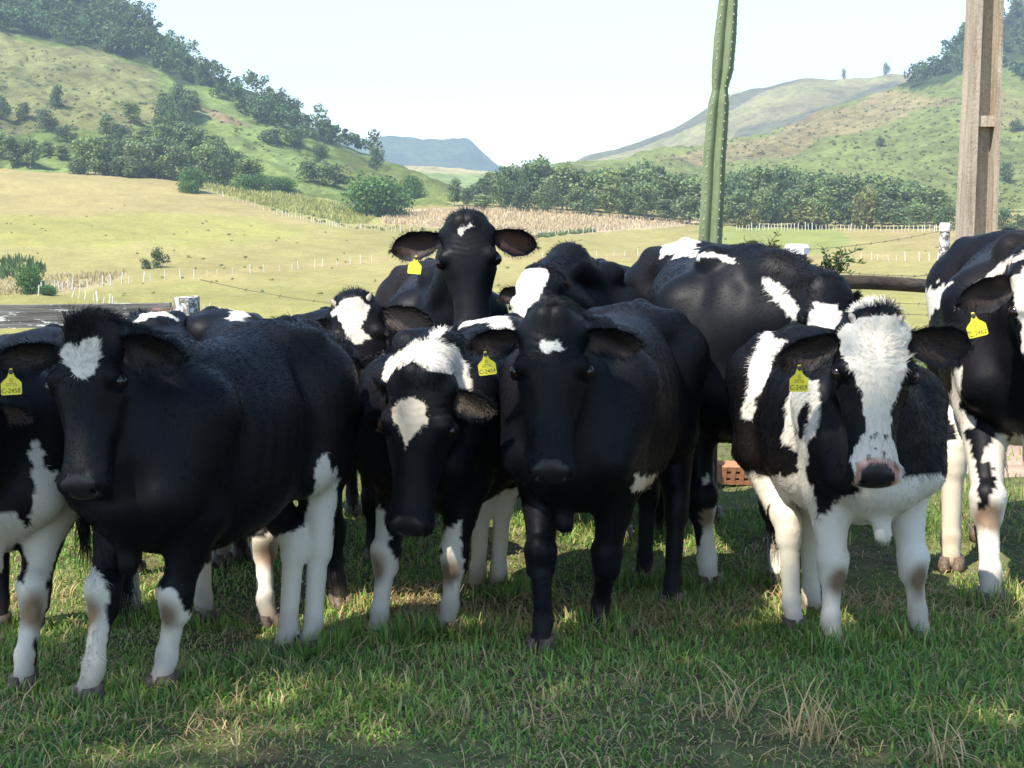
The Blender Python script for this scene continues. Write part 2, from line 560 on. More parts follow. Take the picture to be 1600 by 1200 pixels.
mid_hill.mesh('mid_hill', M_hill, [
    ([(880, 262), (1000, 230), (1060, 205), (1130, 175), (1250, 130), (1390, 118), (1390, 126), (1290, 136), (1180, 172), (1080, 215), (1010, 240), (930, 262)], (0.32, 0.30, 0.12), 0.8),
    ([(1140, 222), (1150, 198), (1230, 185), (1300, 165), (1340, 145), (1400, 125), (1420, 140), (1350, 165), (1260, 195), (1200, 212), (1150, 226)], H_SHADE, 0.8),
    ([(880, 250), (1000, 216), (1100, 170), (1180, 131), (1250, 114), (1270, 120), (1190, 146), (1110, 186), (1010, 226), (900, 258)], H_SHADE, 0.6),
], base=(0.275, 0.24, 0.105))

right_hill = Sheet([
    (700, [(500, 360), (580, 345), (660, 338), (740, 332), (820, 328), (900, 326), (1300, 345)]),
    (860, [(500, 360), (580, 330), (660, 305), (740, 284), (820, 268), (900, 258), (1300, 330)]),
    (1000, [(510, 358), (600, 325), (700, 298), (800, 272), (880, 252), (960, 240), (1350, 320)]),
    (1100, [(520, 365), (620, 325), (730, 290), (850, 258), (930, 236), (1010, 224), (1400, 320)]),
    (1150, [(520, 368), (620, 325), (740, 285), (870, 248), (960, 228), (1040, 214), (1400, 320)]),
    (1200, [(520, 370), (620, 322), (750, 280), (880, 238), (980, 212), (1070, 195), (1450, 320)]),
    (1280, [(520, 370), (620, 318), (760, 268), (900, 218), (1020, 182), (1130, 165), (1500, 320)]),
    (1380, [(520, 370), (620, 316), (770, 258), (920, 198), (1060, 156), (1190, 130), (1600, 320)]),
    (1440, [(520, 368), (620, 314), (770, 250), (930, 184), (1080, 134), (1220, 100), (1600, 320)]),
    (1465, [(520, 366), (620, 313), (770, 246), (930, 176), (1090, 120), (1230, 78), (1600, 320)]),
    (1500, [(520, 364), (620, 312), (770, 240), (940, 166), (1100, 98), (1250, 35), (1600, 320)]),
    (1600, [(520, 360), (620, 308), (780, 232), (950, 148), (1120, 70), (1200, 12), (1300, -60)]),
    (1900, [(520, 350), (620, 300), (780, 215), (950, 118), (1120, 20), (1220, -60), (1320, -160)]),
    (2500, [(520, 345), (620, 290), (780, 195), (950, 85), (1120, -40), (1240, -150), (1360, -260)])],
    330, 180, 700, 2500, 2.6, 71)
right_hill.mesh('right_hill', M_hill, [
    ([(1000, 250), (1200, 205), (1390, 140), (1500, 150), (1420, 190), (1250, 235), (1080, 262)], (0.27, 0.225, 0.105), 3),
    ([(1500, 130), (1600, 150), (2500, 200), (2500, 260), (1600, 215), (1500, 200)], (0.22, 0.21, 0.08), 2),
    ([(1370, 128), (1440, 100), (1470, 50), (1520, -20), (2500, -400), (2500, 60), (1640, 150), (1560, 100), (1500, 118), (1440, 140)], H_FOR, 1.5),
    ([(1565, -80), (1620, -80), (2500, -500), (2500, -60), (1700, -15), (1630, 12), (1568, 14)], (0.46, 0.40, 0.34), 0.6),
], base=(0.185, 0.215, 0.065))

# gravelly strip on the yard beside the right-hand cow and the haze over the valley
hz = MB()
hz.box((0, 2600, 180), (9000, 6400, 520))
# ------------------------------------------------------------------ leaf clouds
def leaf_cloud(centers, radii, counts, size, base, var=0.35, seed=0, squash=1.0, hollow=0.55, tri=False, droop=0.0):
    """many small leaf faces spread through the outer part of ellipsoidal clumps"""
    r = np.random.default_rng(seed)
    V, C = [], []
    for c, R, n in zip(centers, radii, counts):
        R = np.broadcast_to(R, 3) * np.array([1, 1, squash])
        d = r.normal(size=(n, 3))
        d /= np.linalg.norm(d, axis=1)[:, None]
        rad = (hollow + (1 - hollow) * r.random(n) ** 0.5)
        p = np.array(c) + d * R * rad[:, None] * (1 + 0.12 * r.normal(size=n))[:, None]
        nrm = d * 0.8 + r.normal(size=(n, 3)) * 0.6
        nrm /= np.linalg.norm(nrm, axis=1)[:, None]
        a = np.cross(nrm, r.normal(size=(n, 3)))
        a /= np.linalg.norm(a, axis=1)[:, None]
        b = np.cross(nrm, a)
        s = size * r.uniform(0.6, 1.35, n)[:, None]
        b[:, 2] -= droop
        if tri:
            V.append(np.stack([p - a * s * 0.5, p + a * s * 0.5, p + b * s], 1))
        else:
            V.append(np.stack([p - b * s * 0.6, p + a * s * 0.42, p + b * s * 0.7, p - a * s * 0.42], 1))
        cl = 1 + var * (r.random() - 0.5)
        cc = np.array(base) * cl * (1 + var * (r.random((n, 1)) - 0.5)) * (1 + 0.1 * r.normal(size=(n, 3)))
        C.append(np.clip(cc, 0.004, 1))
    V = np.concatenate(V)
    C = np.concatenate(C)
    k = V.shape[1]
    return V.reshape(-1, 3), np.arange(len(V) * k).reshape(-1, k), np.repeat(C, k, 0)


def crown_mesh(name, seed, h, w, n=1500, base=(0.07, 0.10, 0.03), leaf=0.6, lobes=11, low=0.25, shape='round'):
    r = np.random.default_rng(seed)
    cs, rs, ct = [], [], []
    for i in range(lobes):
        t = (i + 0.5) / lobes
        z = h * (low + (0.92 - low) * t)
        if shape == 'round':
            prof = math.sqrt(max(0.05, 1 - ((t - 0.42) / 0.62) ** 2))
        elif shape == 'tall':
            prof = 0.55 + 0.45 * math.sin(pi * min(1, t * 1.15))
        else:
            prof = 0.9
        a = r.uniform(0, 2 * pi)
        d = w * 0.5 * prof * r.uniform(0.25, 0.72)
        rad = w * (0.20 + 0.12 * r.random()) * (0.75 + 0.35 * prof)
        cs.append((cos(a) * d, sin(a) * d, z))
        rs.append((rad, rad, rad * r.uniform(0.6, 0.95)))
        ct.append(int(n / lobes))
    v, f, c = leaf_cloud(cs, rs, ct, leaf, base, 0.5, seed, hollow=0.35)
    return mesh_np(name, v, f, [M_leaf], smooth=False, attrs={'col': c}), cs


def trunk_mesh(name, h, rad, cs, material, seed=0):
    r = np.random.default_rng(seed)
    mb = MB()
    pts = [(0, 0, -0.3), (rad * r.normal() * 0.5, rad * r.normal() * 0.5, h * 0.35), (rad * r.normal(), rad * r.normal(), h * 0.75)]
    mb.tube(pts, [rad, rad * 0.75, rad * 0.3], 7)
    for c in cs[::2]:
        z0 = max(h * 0.15, c[2] - h * 0.18)
        mb.tube([(0, 0, z0), (c[0] * 0.5, c[1] * 0.5, (z0 + c[2]) / 2 + 0.05 * h), c], [rad * 0.45, rad * 0.3, rad * 0.12], 5)
    return mb.mesh(name, material, True)


EUC = (0.165, 0.225, 0.075)
PROTO = {}


def proto(kind, i):
    k = (kind, i)
    if k not in PROTO:
        if kind == 'euc':        # 16 m tall grey-green eucalyptus
            me, cs = crown_mesh('euc_crown', 100 + i, 16, 9.5 + i % 3, 1700, (EUC[0] * (0.85 + 0.12 * (i % 4)), EUC[1] * (0.85 + 0.10 * (i % 4)), EUC[2]), 0.85, 15, 0.22, 'tall')
            tm = trunk_mesh('euc_trunk', 16, 0.28, cs, M_palebark, i)
        elif kind == 'dark':     # 8 m dark broadleaf
            me, cs = crown_mesh('dark_crown', 200 + i, 8, 9, 1300, (0.095, 0.140, 0.052), 0.6, 11, 0.18)
            tm = trunk_mesh('dark_trunk', 8, 0.2, cs, M_bark, i)
        elif kind == 'mango':    # dense bright green dome
            me, cs = crown_mesh('mango_crown', 300 + i, 6, 10, 5200, (0.085, 0.175, 0.034), 0.42, 26, 0.10)
            tm = trunk_mesh('mango_trunk', 6, 0.2, cs, M_bark, i)
        elif kind == 'bush':
            me, cs = crown_mesh('bush_crown', 400 + i, 3, 4.5, 700, (0.085, 0.125, 0.035), 0.35, 8, 0.1)
            tm = trunk_mesh('bush_stem', 3, 0.08, cs, M_bark, i)
        elif kind == 'olive':
            me, cs = crown_mesh('olive_crown', 500 + i, 5, 8, 1500, (0.19, 0.19, 0.05), 0.5, 12, 0.1)
            tm = trunk_mesh('olive_trunk', 5, 0.15, cs, M_bark, i)
        PROTO[k] = (me, tm)
    return PROTO[k]


SIZES = {'euc': 16, 'dark': 8, 'mango': 6, 'bush': 3, 'olive': 5}
WID = {'euc': 10, 'dark': 9, 'mango': 10, 'bush': 4.5, 'olive': 8}


def plant_tree(kind, i, loc, h, w, name, label, cat='tree', group=None):
    me, tm = proto(kind, i)
    e = link(name, None, label=label, cat=cat, group=group)
    sx, sz = w / WID[kind], h / SIZES[kind]
    e.location = loc
    e.rotation_euler = (0, 0, random.uniform(0, 6.28))
    e.scale = (sx, sx, sz)
    link('crown', me, e)
    link('trunk' if cat == 'tree' else 'stem', tm, e)
    return e


def mpp(p):          # metres per photograph pixel at a place
    return (p[1] * CP - (p[2] - CAM_H) * SP) / FPX


# the eucalyptus wood across the valley
topx = [735, 750, 775, 800, 830, 862, 900, 935, 965, 1000, 1020, 1060, 1100, 1150, 1175, 1215, 1260, 1300, 1340, 1380, 1430, 1470, 1490]
topy = [298, 275, 258, 250, 248, 243, 258, 258, 258, 252, 246, 262, 275, 262, 256, 255, 262, 266, 270, 270, 278, 288, 305]
k = 0
WOODLAB = ('back-row eucalyptus of the far wood, ', 'middle-row eucalyptus of the far wood, ', 'front-edge tree of the far wood, ')
for row, (dy, n) in enumerate(((-11, 30), (-5, 32), (1, 26))):
    for j in range(n):
        px = 742 + (1484 - 742) * (j + random.uniform(0.1, 0.9)) / n
        base = np.interp(px, [740, 900, 1100, 1480], [326, 333, 351, 357]) + dy
        p = valley.at(px, base) if row else valley.at(px, base + 3) + np.array([0, 14, -0.3])
        top = np.interp(px, topx, topy) + random.uniform(-2, 8) + row * random.uniform(3, 16)
        h = (base - top) * mpp(p)
        if row == 2:
            h *= random.uniform(0.55, 0.95)
        w = random.uniform(9.5, 14) * (0.8 if row == 2 else 1)
        plant_tree('euc' if random.random() < 0.8 or row == 0 else 'dark', k % 6, p, h, w, 'eucalyptus_tree',
                   WOODLAB[row] + ('left of the cactus and over the raised black head' if px < 880 else 'midway between the raised head and the cactus' if px < 1090 else 'between the cactus and the yellowing tree' if px < 1330 else 'between the yellowing tree and the pole'),
               group='trees of the eucalyptus wood across the valley')
        k += 1

# single trees and bushes (px, base py, height px, width px, kind)
for i, (px, py, hp, wp, kind, name, cat, lab) in enumerate([
    (300, 300, 30, 50, 'mango', 'round_bush', 'bush', 'bright green round bush at the end of the corn field, left'),
    (592, 338, 52, 112, 'mango', 'mango_tree', 'tree', 'broad dark green dome-shaped tree at the left end of the stubble field'),
    (645, 315, 34, 48, 'mango', 'mango_tree', 'tree', 'smaller green round tree just behind the broad dome-shaped tree'),
    (392, 298, 22, 60, 'mango', 'hedge_bush', 'bush', 'low wide green bush left of its twin above the corn field'),
    (440, 302, 22, 54, 'mango', 'hedge_bush', 'bush', 'low wide green bush right of its twin above the corn field'),
    (505, 306, 16, 56, 'dark', 'hedge_bush', 'bush', 'dark low hedge bush left of the broad dome-shaped tree'),
    (345, 292, 44, 38, 'dark', 'dark_tree', 'tree', 'dark small tree right of the bright round bush'),
    (385, 288, 40, 52, 'euc', 'pale_tree', 'tree', 'pale green tree behind the two low green bushes'),
    (484, 284, 30, 44, 'dark', 'hill_tree', 'tree', 'rounded tree on the meadow slope, left of a wider pair'),
    (525, 292, 32, 58, 'dark', 'hill_tree', 'tree', 'wide rounded tree low on the meadow slope above the corn'),
    (500, 254, 26, 30, 'dark', 'hill_tree', 'tree', 'lone round tree with a shadow high on the green slope'),
    (588, 265, 34, 30, 'dark', 'hill_tree', 'tree', 'lone dark tree near the foot of the left ridge'),
    (430, 225, 22, 50, 'dark', 'hill_tree', 'tree', 'wide dark tree below the forest edge on the green slope'),
    (465, 228, 26, 46, 'dark', 'hill_tree', 'tree', 'dark tree touching the forest edge near the skyline'),
    (710, 322, 40, 26, 'euc', 'pale_tree', 'tree', 'thin pale tree standing left of the eucalyptus wood'),
    (728, 324, 30, 24, 'euc', 'pale_tree', 'tree', 'small pale tree at the left end of the eucalyptus wood'),
    (90, 170, 34, 26, 'dark', 'hill_tree', 'tree', 'lone dark tree on the dry slope of the left hill'),
    (38, 188, 26, 28, 'dark', 'hill_tree', 'tree', 'small dark tree on the slope near the left edge'),
    (72, 205, 32, 36, 'dark', 'hill_tree', 'tree', 'dark tree lower on the slope, between two others'),
    (104, 222, 24, 40, 'dark', 'hill_tree', 'tree', 'flat-topped dark tree above the left eucalyptus grove'),
    (6, 188, 34, 26, 'dark', 'hill_tree', 'tree', 'dark hill tree cut by the left edge of the view'),
    (250, 418, 28, 30, 'bush', 'field_tree', 'tree', 'small lone scrubby tree in the open pasture'),
    (228, 420, 14, 20, 'bush', 'field_bush', 'bush', 'low scrub just left of the lone pasture tree'),
    (48, 458, 36, 50, 'mango', 'field_bush', 'bush', 'yellow-green bush at the left edge of the pasture'),
    (75, 462, 14, 30, 'mango', 'field_bush', 'bush', 'small green bush right of the yellow-green one'),
    (1250, 356, 28, 92, 'olive', 'olive_hedge', 'bush', 'low olive and orange bush in front of the eucalyptus wood'),
    (1168, 354, 24, 44, 'olive', 'olive_hedge', 'bush', 'pale low bush right of the cactus against the wood'),
    (1348, 357, 52, 54, 'olive', 'yellowing_tree', 'tree', 'yellowing rounded tree in front of the right part of the wood'),
    (1565, 358, 30, 34, 'dark', 'dark_tree', 'tree', 'dark tree seen just right of the concrete pole'),
    (1590, 362, 24, 40, 'dark', 'dark_tree', 'tree', 'dark tree at the right edge beyond the fence'),
    (1318, 114, 14, 8, 'bush', 'skyline_tree', 'tree', 'tiny lone tree on the skyline of the middle hill'),
    (1385, 112, 16, 14, 'bush', 'skyline_tree', 'tree', 'tiny pale tree on the skyline beside the right forest'),
    (1376, 228, 12, 16, 'bush', 'hill_bush', 'bush', 'small dark bush halfway up the right slope'),
    (1572, 285, 30, 26, 'dark', 'hill_bush', 'bush', 'dark bush on the slope right of the pole'),
    (1590, 205, 16, 26, 'dark', 'hill_bush', 'bush', 'higher dark bush on the slope at the right edge'),
]):
    if px > 1500 and py < 300 or 1370 < px < 1380:
        sh = right_hill
    elif py < 120:
        sh = mid_hill
    elif px > 660 or py > 295:
        sh = valley
    else:
        sh = left_hill
    p = sh.at(px, py)
    m = mpp(p)
    plant_tree(kind, i % 5, p, hp * m * 1.04, wp * m, name, lab, cat)

# groves on the left hill
for i, (px, py, hp, wp) in enumerate([(18, 262, 50, 40), (48, 262, 46, 40), (130, 276, 60, 44), (155, 279, 66, 40), (185, 281, 62, 40),
                                      (213, 283, 62, 44), (245, 285, 70, 46), (272, 286, 60, 44), (320, 284, 58, 46), (350, 280, 50, 40),
                                      (200, 262, 44, 40), (235, 262, 48, 44), (300, 262, 52, 40), (335, 262, 44, 40), (165, 262, 40, 40),
                                      (258, 240, 46, 40), (285, 238, 44, 40), (310, 240, 40, 40), (230, 236, 34, 36), (340, 246, 30, 34), (0, 246, 40, 40),
                                      (100, 250, 24, 34), (75, 244, 22, 30)]):
    p = left_hill.at(px, py)
    m = mpp(p)
    plant_tree('euc' if i % 5 != 4 else 'dark', i % 6, p, hp * m, wp * m, 'grove_tree', 'tree of the pale grove at the foot of the left hill', group='trees of the grove at the foot of the left hill')
rg_ = np.random.default_rng(88)
_n = 0
while _n < 46:
    px, py = rg_.uniform(105, 430), rg_.uniform(165, 296)
    if not inpoly(np.array(px), np.array(py), [(105, 284), (112, 238), (190, 205), (238, 168), (300, 165), (318, 225), (365, 262), (425, 292), (420, 297), (300, 286)]):
        continue
    p = left_hill.at(px, py)
    m = mpp(p)
    plant_tree('euc' if rg_.random() < 0.62 else 'dark', int(rg_.integers(0, 6 if rg_.random() < 0.6 else 5)), p, rg_.uniform(20, 38) * m, rg_.uniform(26, 44) * m, 'slope_tree', 'tree of the mixed wood climbing the left hill above the bright round bush', 'tree', group='mixed wood climbing the left hill')
    _n += 1
for i, (px, py, hp, wp) in enumerate([(262, 196, 40, 30), (278, 192, 56, 34), (290, 200, 44, 30), (270, 210, 34, 34), (285, 214, 30, 34), (250, 210, 24, 28), (298, 214, 22, 24)]):
    p = left_hill.at(px, py)
    m = mpp(p)
    plant_tree('dark', i % 5, p, hp * m, wp * m, 'clump_tree', 'tree of the dark clump halfway up the left hill', group='dark clump halfway up the left hill')


def forest(name, sheet, poly, n, hpx, seed, label, base):
    r = np.random.default_rng(seed)
    xs = [q[0] for q in poly]
    ys = [q[1] for q in poly]
    cs, rs, ct = [], [], []
    tries = 0
    while len(cs) < n * 3 and tries < n * 20:
        tries += 1
        px, py = r.uniform(min(xs), max(xs)), r.uniform(min(ys), max(ys))
        if not inpoly(np.array(px), np.array(py), poly):
            continue
        i = int(np.clip((px - sheet.gx[0]) / (sheet.gx[1] - sheet.gx[0]), 0, len(sheet.gx) - 2))
        if py < sheet.ppy[i].min() - 3:
            continue
        p = sheet.at(px, py)
        m = mpp(p)
        h = hpx * m * r.uniform(0.6, 1.35)
        w = h * r.uniform(0.30, 0.48)
        for q in range(3):
            cs.append(p + np.array([r.normal() * w * 0.45, r.normal() * w * 0.45, h * (0.42 + 0.22 * q)]))
            rs.append((w * (1 - 0.18 * q), w * (1 - 0.18 * q), h * 0.24))
            ct.append(58)
    v, f, c = leaf_cloud(cs, rs, ct, hpx * mpp(cs[0]) * 0.13, base, 0.75, seed, hollow=0.5)
    link(name, mesh_np(name, v, f, [M_leaf], smooth=False, attrs={'col': c}), label=label, cat='forest', kind='stuff')


forest('hill_forest', left_hill, [(-260, 10), (0, 50), (80, 68), (150, 80), (235, 103), (300, 138), (350, 158), (385, 182), (430, 208), (500, 224), (560, 243),
                                  (600, 250), (560, 225), (430, 155), (330, 95), (215, 0), (150, -50), (-260, -150)], 560, 27, 5,
       'dark dense forest covering the upper part of the left hill', (0.08, 0.13, 0.042))
forest('cliff_forest', right_hill, [(1375, 132), (1440, 98), (1465, 70), (1500, 25), (1560, 18), (1620, 15), (1760, 0), (1760, 190), (1640, 150), (1590, 120), (1540, 120), (1500, 112), (1440, 138)], 230, 24, 6,
       'dark green forest below the cliff at the upper right', (0.075, 0.12, 0.045))


def scrub(name, sheet, polys, n, spx, seed, label, base):
    r = np.random.default_rng(seed)
    cs, rs, ct = [], [], []
    while len(cs) < n:
        poly = polys[r.integers(len(polys))]
        xs = [q[0] for q in poly]
        ys = [q[1] for q in poly]
        px, py = r.uniform(min(xs), max(xs)), r.uniform(min(ys), max(ys))
        if not inpoly(np.array(px), np.array(py), poly):
            continue
        p = sheet.at(px, py)
        s = spx * mpp(p) * r.uniform(0.25, 1.0) ** 1.5
        cs.append(p + np.array([0, 0, s * 0.3]))
        rs.append((s, s, s * 0.6))
        ct.append(12 + int(20 * r.random()))
    v, f, c = leaf_cloud(cs, rs, ct, spx * mpp(cs[0]) * 0.4, base, 0.8, seed, hollow=0.2)
    link(name, mesh_np(name, v, f, [M_leaf], smooth=False, attrs={'col': c}), label=label, cat='scrub', kind='stuff')


scrub('hill_scrub', left_hill, [[(-50, 60), (90, 80), (240, 115), (300, 160), (330, 250), (0, 250), (-50, 250)], [(300, 150), (480, 240), (560, 262), (640, 300), (560, 300), (380, 230)]], 420, 6, 15,
      'low scattered scrub over the slopes of the left hill', (0.15, 0.18, 0.065))
scrub('slope_scrub', right_hill, [[(960, 255), (1200, 205), (1400, 140), (1600, 150), (1600, 350), (1480, 330), (1400, 290), (1100, 262)]], 620, 5, 16,
      'low scattered scrub over the right hill slope', (0.17, 0.18, 0.075))
scrub('pasture_tufts', valley, [[(0, 300), (500, 350), (1000, 372), (1600, 370), (1600, 440), (0, 470)], [(300, 292), (440, 305), (560, 335), (540, 350), (430, 326)]], 170, 4.0, 17,
      'small tufts and weeds scattered over the valley pasture', (0.28, 0.285, 0.10))
scrub('fence_weeds', valley, [[(420, 322), (540, 349), (620, 354), (745, 366), (745, 372), (620, 362), (540, 357), (420, 328)], [(840, 366), (930, 358), (930, 363), (840, 372)]], 260, 5, 18,
      'green weeds growing along the far fence line', (0.14, 0.19, 0.055))


# dry corn stalks
def stalks(name, poly, n, hpx, base, seed, label, cat):
    r = np.random.default_rng(seed)
    V, C = [], []
    xs = [q[0] for q in poly]
    ys = [q[1] for q in poly]
    while len(V) < n:
        px, py = r.uniform(min(xs), max(xs)), r.uniform(min(ys), max(ys))
        if not inpoly(np.array(px), np.array(py), poly):
            continue
        p = valley.at(px, py)
        h = hpx * mpp(p) * r.uniform(0.5, 1.2)
        w = h * 0.22
        a = r.uniform(0, pi)
        d = np.array([cos(a) * w, sin(a) * w, 0])
        V.append([p - d, p + d, p + np.array([r.normal() * w, r.normal() * w, h])])
        C.append(np.array(base) * r.uniform(0.7, 1.2))
    V = np.array(V).reshape(-1, 3)
    C = np.repeat(np.array(C), 3, 0)
    link(name, mesh_np(name, V, np.arange(len(V)).reshape(-1, 3), [M_blade], smooth=False, attrs={'col': C}), label=label, cat=cat, kind='stuff')


stalks('dry_corn', [(592, 335), (760, 323), (1095, 347), (1060, 351), (960, 360), (840, 364), (600, 350)], 7000, 5.5, (0.56, 0.44, 0.26), 8, 'dry pinkish-tan corn stubble in front of the eucalyptus wood', 'corn stubble')
stalks('green_corn', [(300, 284), (440, 300), (560, 326), (590, 338), (575, 350), (540, 350), (430, 326), (320, 296)], 4000, 6, (0.36, 0.36, 0.11), 9, 'rows of yellowing corn between the bushes and the far fence', 'corn')
stalks('banana_leaves', [(-40, 412), (30, 405), (72, 420), (70, 432), (-40, 440)], 500, 13, (0.075, 0.13, 0.035), 10, 'clump of long green leaves at the left edge of the pasture', 'leaf clump')
stalks('tall_dry_grass', [(-40, 440), (70, 432), (200, 424), (170, 442), (80, 458), (-40, 465)], 1500, 7, (0.46, 0.38, 0.20), 11, 'pale dry grass strip by the bushes at the left of the pasture', 'dry grass')

# far fences: posts are parts
pb = MB()
pb.tube([(0, 0, -0.2), (0, 0, 0.8), (0, 0, 1.5)], [0.11, 0.10, 0.09], 6)
POST_ME = pb.mesh('field_post', M_post)


def far_fence(line, n, label, hs=1.0, lean=0.06):
    xs = np.array([q[0] for q in line], float)
    ys = np.array([q[1] for q in line], float)
    root = None
    for j in range(n):
        t = (j + random.uniform(-0.25, 0.25)) / (n - 1) * (len(xs) - 1)
        px, py = np.interp(t, np.arange(len(xs)), xs), np.interp(t, np.arange(len(xs)), ys)
        p = valley.at(px, py)
        if root is None:
            root = link('field_fence', None, label=label, cat='fence', loc=p)
        o = link('post', POST_ME, root, loc=p - np.array(root.location))
        s = hs * random.uniform(0.7, 1.25)
        o.scale = (s * 0.9, s * 0.9, s)
        o.rotation_euler = (random.gauss(0, lean), random.gauss(0, lean), 0)


far_fence([(320, 299), (380, 318), (437, 337), (485, 347), (525, 355)], 34, 'far fence running down the left edge of the corn field')
far_fence([(525, 355), (600, 360), (674, 368), (745, 372), (837, 369)], 40, 'far fence along the near edge of the stubble field, left part')
far_fence([(840, 368), (900, 365), (1000, 358), (1094, 352)], 34, 'far fence along the near edge of the stubble field, right part')
far_fence([(60, 462), (114, 452), (245, 438), (429, 424), (582, 410)], 34, 'fence of pale posts crossing the middle of the left pasture', 1.15)
far_fence([(845, 405), (987, 400), (1090, 398)], 14, 'short run of pale posts between the raised black head and the cactus', 1.1)
far_fence([(1150, 360), (1250, 359), (1360, 361), (1484, 362)], 60, 'dense fence of tall pale posts in front of the wood, right', 1.35, 0.08)
far_fence([(1345, 406), (1400, 408), (1468, 407)], 9, 'few pale posts in the pasture left of the capped fence post', 1.2)
far_fence([(100, 462), (150, 470), (185, 482)], 10, 'leaning pale posts low in the left pasture', 0.9, 0.2)
far_fence([(318, 486), (345, 500), (362, 512)], 8, 'leaning pale posts right of the lichened gate post', 0.8, 0.22)
# ------------------------------------------------------------------ gate, posts, wires, pole, cactus
def board(name, a, b, h, d, material, parent, seed=0, n=10):
    """a rough sawn board from a to b with slightly uneven edges"""
    r = np.random.default_rng(seed)
    a, b = np.array(a, float), np.array(b, float)
    ax = b - a
    L = np.linalg.norm(ax)
    ax /= L
    up = np.array([0, 0, 1.0])
    up -= ax * (up @ ax)
    up /= np.linalg.norm(up)
    de = np.cross(ax, up)
    V = []
    for i in range(n + 1):
        x = L * i / n
        ht, hb = h / 2 + r.normal() * 0.0025, h / 2 + r.normal() * 0.0025
        V += [(x, -d / 2, -hb), (x, d / 2, -hb), (x, d / 2, ht), (x, -d / 2, ht)]
    f = []
    for i in range(n):
        for j in range(4):
            f.append((i * 4 + j, (i + 1) * 4 + j, (i + 1) * 4 + (j + 1) % 4, i * 4 + (j + 1) % 4))
    f += [(0, 1, 2, 3), (n * 4 + 3, n * 4 + 2, n * 4 + 1, n * 4)]
    me = bpy.data.meshes.new(name)
    me.from_pydata([tuple(v) for v in V], [], f)
    me.update()
    me.materials.append(material)
    bm = None
    o = link(name, me, parent)
    R = Matrix((ax, de, up)).transposed().to_4x4()
    R.translation = Vector(a) - (parent.location if parent else Vector())
    o.matrix_local = R
    return o


YG = 7.6
g0, g1 = P(-260, 498, YG), P(268, 491, YG)
gate = link('wooden_gate', None, label='weathered grey board gate with white flecks behind the far-left cows', cat='gate', loc=(g0[0], g0[1], ground_z(g0[0], g0[1])))
board('board', g0, g1, 0.125, 0.035, M_wood, gate, 1)
for j, dz in enumerate((0.36, 0.68)):
    board('board', g0 - [0, 0, dz], g1 - [0, 0, dz], 0.11, 0.032, M_wood, gate, 2 + j)
board('lower_board', P(-260, 822, YG + 0.02), P(262, 818, YG + 0.02), 0.085, 0.035, M_brownwood, gate, 5)
board('lower_board', P(-260, 850, YG + 0.02), P(262, 846, YG + 0.02), 0.085, 0.035, M_brownwood, gate, 6)
lt = MB()
c = P(262, 489, YG - 0.04)
lt.box(c + [-0.03, 0, 0.012], (0.10, 0.012, 0.03))
th = np.linspace(-0.5, pi + 1.1, 16)
lt.tube([c + np.array([0.055 + 0.035 * cos(t), -0.012, -0.005 + 0.045 * sin(t)]) for t in th], 0.009, 6)
o = link('latch', lt.mesh('latch', M_rust, True, gate.location), gate)


def post(px, top, wpx, Y, material, label, name='fence_post', cap=None, rot=0.2, wires=()):
    t = P(px, top, Y)
    w = wpx / FPX * Y
    zg = float(ground_z(t[0], Y)) - 0.2
    e = link(name, None, label=label, cat='fence post', loc=(t[0], Y, zg + 0.2))
    r = np.random.default_rng(int(px))
    mb = MB()
    n = 9
    H = t[2] - zg
    V = []
    for i in range(n + 1):
        z = zg + H * i / n
        s = w / 2 * (1.08 - 0.08 * i / n)
        for j in range(8):
            a = j * pi / 4 + pi / 8 + rot
            rr = s * 1.06 * (1 + r.normal() * 0.02) * (0.90 if i == n else 1)
            V.append((t[0] + cos(a) * rr, Y + sin(a) * rr, z + (0.006 * r.normal() if i == n else 0)))
    f = [(i * 8 + j, i * 8 + (j + 1) % 8, (i + 1) * 8 + (j + 1) % 8, (i + 1) * 8 + j) for i in range(n) for j in range(8)]
    f += [tuple(n * 8 + j for j in range(8))]
    mb.add(V, f)
    link('shaft', mb.mesh('shaft', material, False, e.location), e)
    if cap:
        cb = MB()
        hh = cap / FPX * Y
        V = []
        for i, (zz, k) in enumerate(((t[2] - hh, 1.12), (t[2] - hh * 0.2, 1.12), (t[2] + 0.012, 0.96))):
            for j in range(8):
                a = j * pi / 4 + pi / 8 + rot
                V.append((t[0] + cos(a) * w / 2 * k * 1.06, Y + sin(a) * w / 2 * k * 1.06, zz - (0.012 * r.random() if i == 0 else 0)))
        f = [(i * 8 + j, i * 8 + (j + 1) % 8, (i + 1) * 8 + (j + 1) % 8, (i + 1) * 8 + j) for i in range(2) for j in range(8)]
        f += [tuple(16 + j for j in range(8)), tuple(reversed(range(8)))]
        cb.add(V, f)
        link('painted_cap', cb.mesh('painted_cap', M_white, False, e.location), e)
    return e


post(291, 463, 42, 7.55, M_postwood, 'squared gate post crusted with white lichen, left', 'gate_post', rot=0.0)
post(1245, 385, 33, 8.2, M_greypost, 'grey post with a white painted top between the two leafy plants', cap=10, rot=0.0)
post(1477, 351, 15, 9.6, M_postwood, 'slim white-topped post left of the concrete pole', cap=9)

